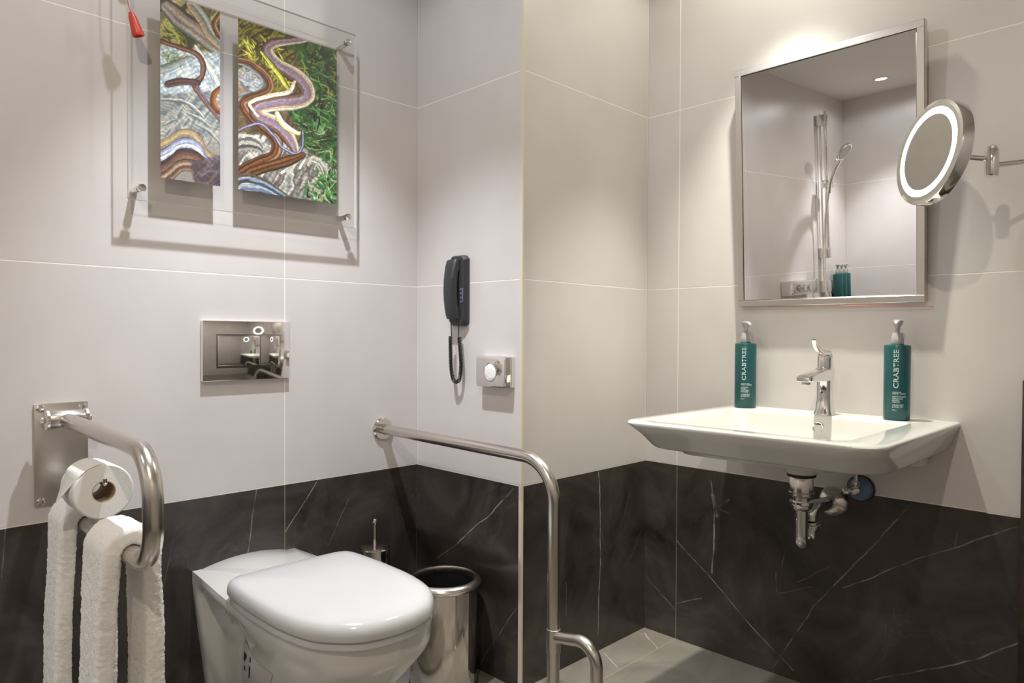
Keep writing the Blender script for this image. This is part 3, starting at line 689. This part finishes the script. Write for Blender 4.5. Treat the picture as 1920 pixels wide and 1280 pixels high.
    for k in range(7):
        stroke([(840+22*k, 830-6*k), (900+16*k, 800-8*k), (990+10*k, 775+4*k), (1040+4*k, 830+12*k)], 13, [('d8d6cc', 'a8a69a', 'c4c0b0', '787468', 'd0d0c8', '988e78', 'b4b4aa')[k]])
    for k in range(8):
        stroke([(600, 850+18*k), (680, 840+16*k), (780, 880+12*k), (900, 960+8*k)], 12, [('5a5044', '8a98a8', '3a4a60', 'a0a8b0', '5a7090', '34302c', '8090a0', '505860')[k]])
    for k in range(5):
        stroke([(600, 650+22*k), (660, 650+18*k), (720, 660+16*k), (740, 700+10*k)], 13, [('b8b6ae', '62625c', 'a8a69c', '4a4a46', '94928a')[k]])
    scatter([(930, 860), (1110, 800), (1110, 985), (1000, 970)], 60, ['2a5a30', '40783a', '1c2a1a', '6e8a44', '4c8c48', '344c2c', 'a0a890'], 75, 11, 60, 6, .7)
    scatter([(930, 620), (1050, 640), (1060, 740), (960, 720)], 18, ['4a3426', '2c2418', '6a5a40', 'b8b090'], 50, 5, 20, 7, .5)
    C_[~rx] = keep[~rx]
    C_ *= (.93+.14*vnoise(U, Vv, 5, 21))[..., None]
    return np.clip(C_, 0, 1)
pm, nt_, b_s = new_mat('painted_print'); at = nt_.nodes.new('ShaderNodeVertexColor'); at.layer_name = 'paint'
nt_.links.new(at.outputs[0], b_s.inputs['Base Color']); b_s.inputs['Roughness'].default_value = .45
for x0, x1 in ((-.8335, -.6855), (-.6365, -.3385)):
    z0_, z1_ = 1.4205, 1.876; st = .00135; nx, nz = int((x1-x0)/st), int((z1_-z0_)/st)
    X, Z = np.meshgrid(np.linspace(x0, x1, nx+1), np.linspace(z0_, z1_, nz+1))
    srgb = paint(X, Z); lin = np.where(srgb <= .04045, srgb/12.92, ((srgb+.055)/1.055)**2.4)
    vv = np.stack([X.ravel(), np.full(X.size, AY-.001), Z.ravel()], -1)
    a = (np.arange(nz)[:, None]*(nx+1)+np.arange(nx)[None]).ravel()
    me = bpy.data.meshes.new('print'); me.from_pydata(vv.tolist(), [], np.stack([a, a+1, a+nx+2, a+nx+1], -1).tolist())
    ca = me.color_attributes.new('paint', 'FLOAT_COLOR', 'POINT'); ca.data.foreach_set('color', np.concatenate([lin.reshape(-1, 3), np.ones((X.size, 1))], 1).astype(np.float32).ravel())
    me.materials.append(pm); o = bpy.data.objects.new('print', me); col.objects.link(o); attach(o, art)

# ------------------------------------------------------------------ emergency pull cord
pc = thing('pull_cord', 'red emergency pull cord with cone handle hanging in front of the artwork', 'pull cord', tuple(on('y', -.078, 258, 66)))
p0, p1 = on('y', -.078, 245, 22), on('y', -.078, 260, 68)
ax = (p1-p0)/np.linalg.norm(p1-p0)
lathe('handle', [(.003, 0), (.0060, .002), (.0088, .012), (.0128, .044), (.0140, .052), (.0130, .0555), (.009, .054), (.004, .03)], p0, ax, M['red'], pc, seg=28)
top = np.array([p0[0]-.012, p0[1], CEIL])
tube('cord', catmull([p0+ax*.004, p0-ax*.02+np.array([0, 0, .004]), p0+np.array([-.009, 0, .08]), (p0+top)/2+np.array([-.002, 0, 0]), top], 8), .0011, M['redcord'], pc, seg=8, up=(1, 0, 0))
lathe('ceiling_boss', [(.022, 0), (.022, -.006), (.016, -.016), (.004, -.018)], top, (0, 0, 1), M['white_plastic'], pc, seg=28)

# ------------------------------------------------------------------ wall telephone (on the column side)
ph = thing('wall_telephone', 'black wall telephone with handset and coiled cord', 'telephone', (-.0004, -.23, 1.06))
def yz_ring(x, y0, y1, z0_, z1_, ch): return [(x, y, z) for y, z in ((y0+ch, z0_), (y1-ch, z0_), (y1, z0_+ch), (y1, z1_-ch), (y1-ch, z1_), (y0+ch, z1_), (y0, z1_-ch), (y0, z0_+ch))]
V, F = rings_mesh([yz_ring(-.0004, -.268, -.194, 1.062, 1.279, .010), yz_ring(-.014, -.270, -.192, 1.060, 1.281, .012), yz_ring(-.023, -.266, -.196, 1.064, 1.277, .013), yz_ring(-.025, -.262, -.200, 1.068, 1.273, .013)])
mesh_obj('base', V, F, M['black_plastic'], ph, smooth=30)
rs = []
for k in range(25):
    t = k/24; z = 1.082+t*.184; arc = math.sin(math.pi*t); d0 = .025+.010*max(0, arc)**.6*(1 if .18 < t < .82 else .15); d1 = .042+.017*arc**.7
    hw = .0255-.003*arc; yc = -.226
    rs.append([(-x, y, z) for x, y in ((d0, yc-hw), (d1-.010, yc-hw), (d1-.003, yc-hw*.82), (d1, yc-hw*.45), (d1, yc+hw*.45), (d1-.003, yc+hw*.82), (d1-.010, yc+hw), (d0, yc+hw))])
V, F = rings_mesh(rs); mesh_obj('handset', V, F, M['black_plastic'], ph, smooth=40)
box('display_window', (-.0262, -.2645, 1.135), (-.0235, -.2605, 1.178), M['button'], ph, bevel=.0006)
for i in range(4):
    for j in range(2):
        z = 1.135+i*.013; y = -.2545-.0035*j*2
        box('key', (-.0265, y-.0020, z-.0028), (-.0245, y+.0020, z+.0028), M['led'] if j == 0 else M['button'], ph, bevel=.0005)
a0 = np.array((-.036, -.220, 1.083)); b0 = np.array((-.016, -.236, 1.066))
line = catmull([(-.034, -.216, 1.028), (-.034, -.217, .98), (-.033, -.219, .93), (-.031, -.226, .895), (-.027, -.236, .886), (-.022, -.246, .896), (-.019, -.250, .94), (-.018, -.244, .99), (-.017, -.239, 1.026)], 16)
line = [np.array(p) for p in line]; L_ = np.cumsum([0]+[np.linalg.norm(b_-a) for a, b_ in zip(line[:-1], line[1:])]); tot_ = L_[-1]; turns = int(tot_/.0046)
coil = []
for k in range(turns*10+1):
    s = tot_*k/(turns*10); i = min(int(np.searchsorted(L_, s, 'right'))-1, len(line)-2); f = (s-L_[i])/(L_[i+1]-L_[i]); p = line[i]*(1-f)+line[i+1]*f
    tg = line[i+1]-line[i]; tg /= np.linalg.norm(tg); u = np.cross(tg, (1, 0, 0)); u /= np.linalg.norm(u); v = np.cross(tg, u); a = 2*math.pi*k/10
    coil.append(p+(u*math.cos(a)+v*math.sin(a))*.0052)
tube('coiled_cord', [a0]+[a0*(1-t)+coil[0]*t for t in (.3, .6, .9)]+coil+[coil[-1]*(1-t)+b0*t for t in (.3, .6, .9)]+[b0], .0016, M['rubber'], ph, seg=6, up=(1, 0, 0))

# ------------------------------------------------------------------ hygiene bag dispenser
dp = thing('bag_dispenser', 'chrome hygiene bag dispenser with a round white opening below the telephone', 'dispenser', (-.0004, -.40, .877))
y0, y1, z0_, z1_ = -.468, -.337, .878, .970
rs = []
for x, ins in ((-.0004, .0), (-.030, .0), (-.0345, .002), (-.0365, .006)):
    ring = []
    for a, b_ in rrect(y0+ins, y1-ins, z0_+ins, z1_-ins, .004, 3): ring.append((x, a, b_))
    rs.append(ring)
V, F = rings_mesh(rs); mesh_obj('case', V, F, M['chrome'], dp, smooth=30)
oc = (-.0370, -.402, .923)
lathe('opening_rim', [(.0245, -.001), (.0265, .0005), (.0285, -.001)], oc, (-1, 0, 0), M['chrome_soft'], dp, seg=40, loop=True)
rs = []
for r, h in ((.0245, .0006), (.021, .0012), (.015, .0035), (.008, .0028), (.002, .0038)):
    ring = []
    for k in range(36):
        a = 2*math.pi*k/36; ring.append((oc[0]-h-.0012*math.sin(3*a+r*400)*(r < .022), oc[1]+r*math.cos(a), oc[2]+r*math.sin(a)))
    rs.append(ring)
V, F = rings_mesh(rs, False, True); mesh_obj('bag', V, F, M['tissue'], dp, smooth=60)

# ------------------------------------------------------------------ tilted wall mirror
TILT = math.radians(2.94)
mir = thing('wall_mirror', 'rectangular wall mirror in a brushed steel frame tilted down above the washbasin', 'mirror', (.61, -1.112, 1.124))
ex = np.array([0, 1.0, 0]); ez = np.array([-math.sin(TILT), 0, math.cos(TILT)]); en = np.array([-math.cos(TILT), 0, -math.sin(TILT)])
mo = np.array([.608, -1.112, 1.1245]); MW, MH, FR = .522, .7235, .019
def mp3(u, v, d): return mo+ex*u+ez*v+en*d
def mbox(name, u0, u1, v0, v1, d0, d1, mat, parent, inset=.0015):
    rs = [[mp3(a, b_, d) for a, b_ in rrect(u0+i, u1-i, v0+i, v1-i, .0012, 2)] for d, i in ((d0, 0), (d1-inset, 0), (d1, inset))]
    V, F = rings_mesh(rs); return mesh_obj(name, V, F, mat, parent, smooth=30)
mbox('back_board', -MW/2+.006, MW/2-.006, .006, MH-.006, -.018, -.006, M['black_plastic'], mir)
mbox('glass', -MW/2+FR+.0014, MW/2-FR-.0014, FR+.0014, MH-FR-.0014, -.006, .000, M['mirror'], mir, .0005)
mbox('frame_bar', -MW/2, MW/2, MH-FR, MH, -.018, .004, M['steel_v'], mir)
mbox('frame_bar', -MW/2, MW/2, 0, FR, -.018, .004, M['steel_v'], mir)
mbox('frame_bar', -MW/2, -MW/2+FR, FR, MH-FR, -.018, .004, M['steel_v'], mir)
mbox('frame_bar', MW/2-FR, MW/2, FR, MH-FR, -.018, .004, M['steel_v'], mir)
box('hinge_bracket', (CX-.012, -1.2, 1.13), (CX-.0003+.0, -1.03, 1.15), M['steel'], mir, bevel=.001)
for y in (-1.28, -.95):
    tube('tilt_stay', [(CX-.0003, y, 1.80), mo+ez*.66+np.array([.02, 0, 0])+ex*(y+1.112)], .004, M['steel'], mir, seg=10, up=(0, 1, 0))
rcd = tube('thin_cord', catmull([on('x', .612, 1440, 574.5), on('x', .606, 1560, 573.5), on('x', .606, 1660, 572), on('x', .612, 1720, 573.5), on('x', .62, 1751, 574.5)], 6), .0008, M['redcord'], None, seg=6)
put(rcd, 'thin red cord lying along the bottom edge of the wall mirror', 'cord')

# ------------------------------------------------------------------ magnifying mirror on its arm
mc = np.array([.302, -1.453, 1.441]); mn = np.array([-.73, .672, .124]); mn /= np.linalg.norm(mn)
mag = thing('magnifying_mirror', 'round chrome magnifying mirror with a lit white ring on a swivel arm', 'mirror', (.6, -1.70, 1.44))
lathe('housing', [(.001, -.031), (.100, -.031), (.109, -.029), (.1145, -.024), (.1150, -.003), (.1135, 0), (.1065, .0012), (.1055, -.001)], mc, mn, M['chrome'], mag, seg=80, smooth=40, caps=(True, True))
lathe('light_ring', [(.0975, -.0005), (.0975, .0012), (.083, .0012), (.083, -.0005)], mc, mn, M['ring'], mag, seg=80, loop=True)
lathe('rim', [(.0975, .0), (.0980, .0012), (.1065, .0012), (.1065, .0)], mc, mn, M['chrome_soft'], mag, seg=80, loop=True)
lathe('glass', [(.083, .0002), (.083, .0008), (.06, .0003), (.03, .0), (.001, -.0001)], mc, mn, M['mirror2'], mag, seg=80, smooth=60, caps=(True, True))
hk = on('x', .395, 1860, 305); hz = float(hk[2])
bk = mc-mn*.031
tube('stem', [bk, bk-mn*.02, np.array([hk[0]-.004, hk[1]+.02, hz+.012]), np.array([hk[0], hk[1]+.008, hz+.012])], .0065, M['chrome'], mag, seg=16)
lathe('swivel', [(.0125, -.030), (.0135, -.028), (.0135, .028), (.0125, .030)], hk, (0, 0, 1), M['chrome'], mag, seg=28)
lathe('swivel_cap', [(.009, .030), (.009, .036), (.007, .038)], hk, (0, 0, 1), M['chrome_soft'], mag, seg=24)
wm = np.array([CX-.0003, -1.735, hz+.03])
tube('arm', [hk+np.array([0, -.008, -.006]), np.array([.50, -1.668, hz+.012]), wm+np.array([-.03, 0, 0])], .0060, M['chrome'], mag, seg=16)
lathe('wall_mount', [(.034, 0), (.034, .008), (.028, .012), (.012, .014), (.012, .034)], wm, (-1, 0, 0), M['chrome'], mag, seg=36)

# ------------------------------------------------------------------ washbasin
SY, SR = -1.139, .8155
ws = thing('washbasin', 'white ceramic rectangular wall-hung washbasin below the wall mirror', 'washbasin', (.35, SY, .69))
XB = CX-.0003
def sring(x0, x1, ya, yb, rf, rb, z, bow=0.0):
    out = []
    for x, y in rrect(x0, x1, ya, yb, (rf, rb, rb, rf), 8): 
        k = max(0, 1-abs((y-SY)/.33)**2); out.append((x-bow*k*max(0, min(1, (x1-x)/(x1-x0))), y, z))
    return out
ya, yb = -1.452, -.828
def srect(x0, x1, m0, m1, rf, rb, z, bow=0.0): return sring(x0, x1, ya+m0, yb-m1, rf, rb, z, bow)
rings = [srect(.345, .375, .298, .298, .012, .012, .716), srect(.20, .47, .20, .18, .06, .06, .720), srect(.115, .495, .125, .105, .055, .055, .732),
         srect(.085, .510, .100, .080, .045, .045, .775), srect(.070, .517, .088, .068, .04, .035, .806), srect(.065, .520, .083, .063, .038, .033, .8135), srect(.061, .523, .079, .059, .037, .032, SR),
         srect(.020, XB, .008, .008, .060, .004, SR, .006), srect(.0155, XB, .003, .003, .062, .004, SR-.0015, .006), srect(.014, XB, .0, .0, .062, .004, SR-.005, .006), srect(.016, XB, .0, .0, .062, .004, SR-.010, .006),
         srect(.050, XB, .012, .011, .07, .004, .781, .008), srect(.088, XB, .021, .020, .075, .004, .748, .010), srect(.094, XB, .025, .024, .075, .004, .7435, .010), srect(.102, XB, .031, .030, .075, .004, .7415, .010), srect(.16, .58, .09, .09, .06, .06, .737), srect(.21, .54, .15, .15, .06, .06, .718),
         srect(.29, .48, .22, .22, .05, .05, .700), srect(.355, .445, .265, .265, .04, .04, .697)]
V, F = rings_mesh(rings); mesh_obj('basin', V, F, M['ceramic'], ws, smooth=50)
DXX = .405
lathe('outlet_collar', [(.046, .705), (.044, .690), (.040, .672), (.034, .668)], (DXX, SY, 0), (0, 0, 1), M['ceramic'], ws, seg=36)
box('wall_support', (.545, -1.385, .700), (XB, -.895, .745), M['ceramic'], ws, bevel=.006)
for y in (-.985, -1.29): box('mounting_lug', (.47, y-.04, .722), (.56, y+.04, .742), M['ceramic'], ws, bevel=.006)
oc = np.array([.5125, -1.139, .782])
lathe('overflow_ring', [(.0145, .003), (.016, .001), (.0165, -.002), (.012, -.002), (.012, .002)], oc, (-.99, 0, .1), M['chrome'], ws, seg=32, loop=True)
lathe('overflow_hole', [(.012, -.001), (.012, 0), (.001, .0)], oc, (-.99, 0, .1), M['bin_in'], ws, seg=24)
lathe('drain', [(.030, 0), (.031, .003), (.026, .006), (.001, .007)], (.36, SY, .7165), (0, 0, 1), M['chrome'], ws, seg=32)

# ------------------------------------------------------------------ mixer tap
tp = thing('mixer_tap', 'chrome single-lever mixer tap on the washbasin', 'tap', (.555, SY, SR))
def sq(cx_, cy_, hx, hy, r, z, tilt=0): return [(x, y, z+tilt*(x-cx_)) for x, y in rrect(cx_-hx, cx_+hx, cy_-hy, cy_+hy, r, 5)]
rs = [sq(.555, SY, .027, .026, .018, SR+.0), sq(.555, SY, .0265, .0255, .018, SR+.004), sq(.555, SY, .0235, .0225, .017, SR+.012), sq(.556, SY, .0205, .0195, .015, SR+.045), sq(.556, SY, .0205, .020, .0150, SR+.085), sq(.556, SY, .0235, .0222, .016, SR+.112), sq(.556, SY, .024, .0225, .016, SR+.128), sq(.556, SY, .0225, .021, .016, SR+.131)]
V, F = rings_mesh(rs); mesh_obj('body', V, F, M['chrome'], tp, smooth=35)
rs = []
for x, zc, hz_, hy in ((.548, SR+.111, .017, .0218), (.515, SR+.110, .0155, .0215), (.47, SR+.1075, .0125, .0205), (.430, SR+.105, .0095, .0195), (.412, SR+.1035, .0078, .019), (.408, SR+.103, .005, .017)):
    rs.append([(x, a, b_) for a, b_ in rrect(SY-hy, SY+hy, zc-hz_, zc+hz_, .0045, 3)])
V, F = rings_mesh(rs); mesh_obj('spout', V, F, M['chrome'], tp, smooth=35)
lathe('aerator', [(.0115, 0), (.0115, -.007), (.0095, -.0085), (.001, -.0085)], (.428, SY, SR+.096), (0, 0, 1), M['chrome_soft'], tp, seg=28)
lathe('cartridge_cap', [(.0205, .131), (.0205, .158), (.0195, .164), (.0145, .172), (.001, .175)], (.556, SY, SR), (0, 0, 1), M['chrome'], tp, seg=36)
rs = []
for x, zc, hz_, hy in ((.572, SR+.170, .006, .013), (.555, SR+.1715, .0075, .0165), (.535, SR+.1725, .007, .0155), (.512, SR+.178, .005, .0115), (.492, SR+.190, .0036, .009), (.480, SR+.2015, .0028, .008), (.474, SR+.208, .002, .006)):
    rs.append([(x, a, b_) for a, b_ in rrect(SY-hy, SY+hy, zc-hz_, zc+hz_, min(hz_*.9, .004), 3)])
V, F = rings_mesh(rs); mesh_obj('lever', V, F, M['chrome'], tp, smooth=40)
lathe('temperature_dot', [(.0028, 0), (.0028, .0008), (.001, .001)], (.5352, SY, SR+.062), (-1, 0, 0), M['ink'], tp, seg=14)

# ------------------------------------------------------------------ drain trap and angle valve
tr = thing('drain_trap', 'chrome bottle-neck drain trap curving into the wall under the washbasin', 'drain trap', (DXX, SY, .5))
lathe('gasket', [(.035, .662), (.0365, .664), (.0365, .669), (.034, .672)], (DXX, SY, 0), (0, 0, 1), M['rubber'], tr, seg=36)
lathe('tail_piece', [(.028, .664), (.030, .661), (.030, .622), (.0315, .620), (.0315, .613), (.029, .611), (.022, .607), (.022, .590)], (DXX, SY, 0), (0, 0, 1), M['chrome_soft'], tr, seg=36)
lathe('union_nut', [(.023, .597), (.030, .596), (.0305, .590), (.0275, .585), (.0275, .580), (.024, .576), (.020, .572)], (DXX, SY, 0), (0, 0, 1), M['chrome'], tr, seg=36)
tube('u_bend', fillet([(DXX, SY, .578), (DXX, SY, .478), (DXX+.062, SY, .478), (DXX+.062, SY, .522)], [.029, .029], 12), .0175, M['chrome'], tr, seg=28, up=(0, 1, 0))
lathe('union_nut', [(.0185, -.010), (.022, -.009), (.022, -.004), (.026, -.002), (.026, .003), (.022, .005), (.022, .010), (.0185, .012)], (DXX+.062, SY, .520), (0, 0, 1), M['chrome'], tr, seg=32)
tube('wall_pipe', fillet([(DXX+.062, SY, .535), (DXX+.062, SY, .556), (DXX+.085, SY, .566), (CX-.004, SY, .558)], [.02, .05], 12), .0188, M['chrome'], tr, seg=28, up=(0, 1, 0))
lathe('wall_flange', [(.0440, .0), (.0440, .004), (.042, .010), (.033, .020), (.021, .027), (.017, .028)], (CX-.0003, SY, .557), (-1, 0, 0), M['chrome_soft'], tr, seg=40)
av = thing('angle_valve', 'small chrome angle valve with a blue cover disc under the washbasin', 'valve', (CX-.0003, -1.203, .607))
vc = np.array([CX-.0003, -1.214, .608])
lathe('gasket', [(.037, 0), (.037, .006), (.034, .008)], vc, (-1, 0, 0), M['rubber'], av, seg=36)
lathe('cover_disc', [(.034, .006), (.034, .010), (.030, .020), (.020, .026), (.010, .028)], vc, (-1, 0, 0), M['blue'], av, seg=36)
lathe('valve_body', [(.010, .024), (.010, .034), (.012, .036), (.012, .050), (.009, .054)], vc, (-1, 0, 0), M['chrome'], av, seg=24)
lathe('valve_handle', [(.006, .008), (.008, .016), (.012, .017), (.0125, .022), (.012, .029), (.009, .032), (.003, .0325)], vc+np.array([-.043, 0, 0]), (-.25, 1, -.1), M['chrome_soft'], av, seg=10, smooth=20)
lathe('compression_nut', [(.009, .010), (.011, .012), (.011, .024), (.008, .027)], vc+np.array([-.042, 0, 0]), (0, 0, 1), M['chrome'], av, seg=6, smooth=20)
tube('supply_hose', catmull([vc+np.array([-.042, 0, .02]), vc+np.array([-.042, .002, .07]), vc+np.array([-.045, .004, .088])], 5), .005, M['chrome_soft'], av, seg=12, up=(1, 0, 0))

# ------------------------------------------------------------------ pump bottles
def pump_bottle(label, loc, rotz, lines, group=None, head=0.0):
    b_ = thing('pump_bottle', label, 'pump bottle', loc, rotz, group)
    R0, H = .0315, .196
    lathe('body', [(.027, 0), (R0-.001, .001), (R0, .004), (R0, H-.005), (R0-.0015, H-.001), (R0-.006, H), (.016, H+.0008), (.0155, H+.003), (.012, H+.003)], (0, 0, 0), (0, 0, 1), M['teal'], b_, seg=56, local=True)
    pmp = lathe('pump_collar', [(.0148, H+.002), (.0150, H+.004), (.0150, H+.017), (.0135, H+.020), (.0125, H+.029), (.011, H+.031), (.004, H+.031)], (0, 0, 0), (0, 0, 1), M['grey_plastic'], b_, seg=32, local=True)
    lathe('pump_stem', [(.0055, H+.030), (.0058, H+.043), (.0075, H+.048), (.0115, H+.055), (.0130, H+.060), (.0125, H+.064), (.009, H+.0655), (.001, H+.066)], (0, 0, 0), (0, 0, 1), M['grey_plastic'], b_, seg=28, local=True)
    rs = []
    for d, zc, hz_, hy in ((.002, H+.060, .0045, .0080), (.015, H+.0600, .0040, .0072), (.026, H+.0585, .0034, .0055), (.033, H+.0555, .0026, .0040), (.035, H+.0535, .0020, .0032)):
        rs.append([(d*math.cos(head)-a*math.sin(head), d*math.sin(head)+a*math.cos(head), z) for a, z in rrect(-hy, hy, zc-hz_, zc+hz_, min(.002, hz_*.8), 3)])
    V, F = rings_mesh(rs); mesh_obj('nozzle', V, F, M['grey_plastic'], b_, smooth=40, local=True)
    def wrap(V2, a0=0.0): return [((R0+.0003)*math.cos(a0+x/R0), (R0+.0003)*math.sin(a0+x/R0), z) for x, z in V2]
    if lines:
        V2, F2 = text_geo(lines[0], .0165)
        wdt = max(v[0] for v in V2); s = .100/wdt     # vertical brand name reading upwards
        q = [(-.0115-v[1]*1.02+.0118, .0835+v[0]*s) for v in V2]
        mesh_obj('brand_lettering', wrap(q), F2, M['print_white'], b_, smooth=None, local=True)
        VV, FF = [], []; z = .0755
        for k, (tx, sz, gap) in enumerate(lines[1]):
            V2, F2 = text_geo(tx, sz); o = len(VV); VV += [(v[0]-.0135, z-sz*.75+v[1]) for v in V2]; FF += [tuple(i+o for i in f) for f in F2]; z -= sz*.82+gap
        mesh_obj('small_print', wrap(VV), FF, M['print_white'], b_, smooth=None, local=True)
    return b_
face = math.atan2(CAMP[1]+.90, CAMP[0]-.565)
pump_bottle('teal pump bottle of lotion on the washbasin, beside the corner column', (.567, -.897, SR+.0003), math.radians(208), ('CRABTREE', [
    ('MOISTURISING', .0038, .0002), ('BODY LOTION', .0048, .0035), ('LOTION', .0054, .0002), ('POUR', .0054, .0002), ('LE CORPS', .0054, .0002), ('PARFUMÉE', .0044, .0038), ('CRABTREE', .0056, .0003), ('& EVELYN', .0056, .0040), ('300ml', .0040, 0)]), head=math.radians(20))
pump_bottle('teal pump bottle of hand wash on the washbasin, under the magnifying mirror', (.560, -1.322, SR+.0003), math.radians(202), ('CRABTREE', [
    ('CLEANSING', .0038, .0002), ('HAND WASH', .0052, .0035), ('NETTOYANT', .0056, .0002), ('POUR LES', .0056, .0002), ('MAINS', .0056, .0002), ('PARFUMÉ', .0042, .0038), ('CRABTREE', .0056, .0003), ('& EVELYN', .0056, .0040), ('300ml', .0040, 0)]), head=math.radians(-12))

# ------------------------------------------------------------------ shower corner (seen in the mirror)
SX = -2.215
sh = thing('shower_rail', 'chrome shower rail with a riser pipe on the shower wall', 'shower rail', (SX, -.0004, 1.1))
tube('slide_bar', [(SX, -.060, 1.275), (SX, -.060, 1.7), (SX, -.060, 2.24)], .0105, M['chrome'], sh, seg=20, up=(1, 0, 0))
tube('riser_pipe', [(SX-.02, -.020, 1.12), (SX-.02, -.020, 1.7), (SX-.02, -.020, 2.235)], .0055, M['chrome_soft'], sh, seg=14, up=(1, 0, 0))
for z in (2.185, 1.31): box('bracket', (SX-.034, -.066, z-.035), (SX+.014, -.0004, z+.035), M['chrome_soft'], sh, bevel=.004)
box('slider', (SX-.018, -.10, 1.735), (SX+.07, -.045, 1.785), M['chrome'], sh, bevel=.008)
lathe('slider_knob', [(.017, 0), (.017, .02), (.013, .026), (.002, .027)], (SX-.018, -.065, 1.76), (-1, 0, 0), M['chrome'], sh, seg=24)
box('wall_outlet', (SX-.075, -.055, 1.045), (SX+.005, -.0004, 1.125), M['chrome'], sh, bevel=.006)
hs = thing('hand_shower', 'chrome hand shower with hose held on the shower rail', 'hand shower', (SX, -.08, 1.74))
hp = catmull([(SX+.055, -.095, 1.70), (SX+.075, -.110, 1.76), (SX+.115, -.155, 1.84), (SX+.150, -.20, 1.895)], 8)
tube('handle', hp, lambda t: .012+.010*t*t, M['chrome'], hs, seg=20, up=(1, 0, 0))
hc = np.array((SX+.180, -.240, 1.93)); hn = np.array((.1, -.75, -.65))
lathe('head', [(.02, -.020), (.045, -.016), (.058, -.004), (.060, .004), (.056, .008), (.001, .009)], hc, hn, M['chrome'], hs, seg=44)
lathe('spray_face', [(.050, .0085), (.048, .011), (.001, .0115)], hc, hn, M['grey_plastic'], hs, seg=36)
tube('hose', catmull([(SX+.055, -.093, 1.70), (SX+.058, -.075, 1.58), (SX+.065, -.065, 1.40), (SX+.10, -.07, 1.2), (SX+.14, -.10, .98), (SX+.10, -.12, .84), (SX+.0, -.09, .86), (SX-.03, -.05, 1.05)], 10), .0075, M['chrome_soft'], hs, seg=14)
sm = thing('shower_mixer', 'chrome shelf-shaped thermostatic shower mixer', 'shower mixer', (-1.80, -.0004, 1.05))
box('body', (-1.985, -.075, 1.055), (-1.60, -.0004, 1.145), M['chrome'], sm, bevel=.004)
box('front_panel', (-1.965, -.0785, 1.068), (-1.62, -.074, 1.132), M['chrome_soft'], sm, bevel=.002)
for x in (-1.70, -1.78): lathe('knob', [(.024, 0), (.024, .03), (.021, .034), (.002, .035)], (x, -.078, 1.10), (0, -1, 0), M['chrome'], sm, seg=28)
hd = thing('bottle_holder', 'chrome wall rack holding three teal bottles in the shower corner', 'bottle rack', (-2.47, -.0004, .965))
box('rack_base', (-2.60, -.085, .958), (-2.36, -.0004, .966), M['chrome_soft'], hd, bevel=.002)
box('rack_back', (-2.60, -.014, .958), (-2.36, -.0004, 1.03), M['chrome_soft'], hd, bevel=.002)
proto = pump_bottle('teal pump bottle in the shower wall rack, beside the shower rail', (-2.405, -.0475, .9663), math.radians(250), None, 'shower bottles in the wall rack', head=math.radians(40))
for k in (1, 2):
    q = copy_tree(proto); q['label'] = 'teal pump bottle in the shower wall rack, '+('', 'between the two others', 'beside the wall corner')[k]; q.location = (-2.405-.073*k, -.0475, .9663)
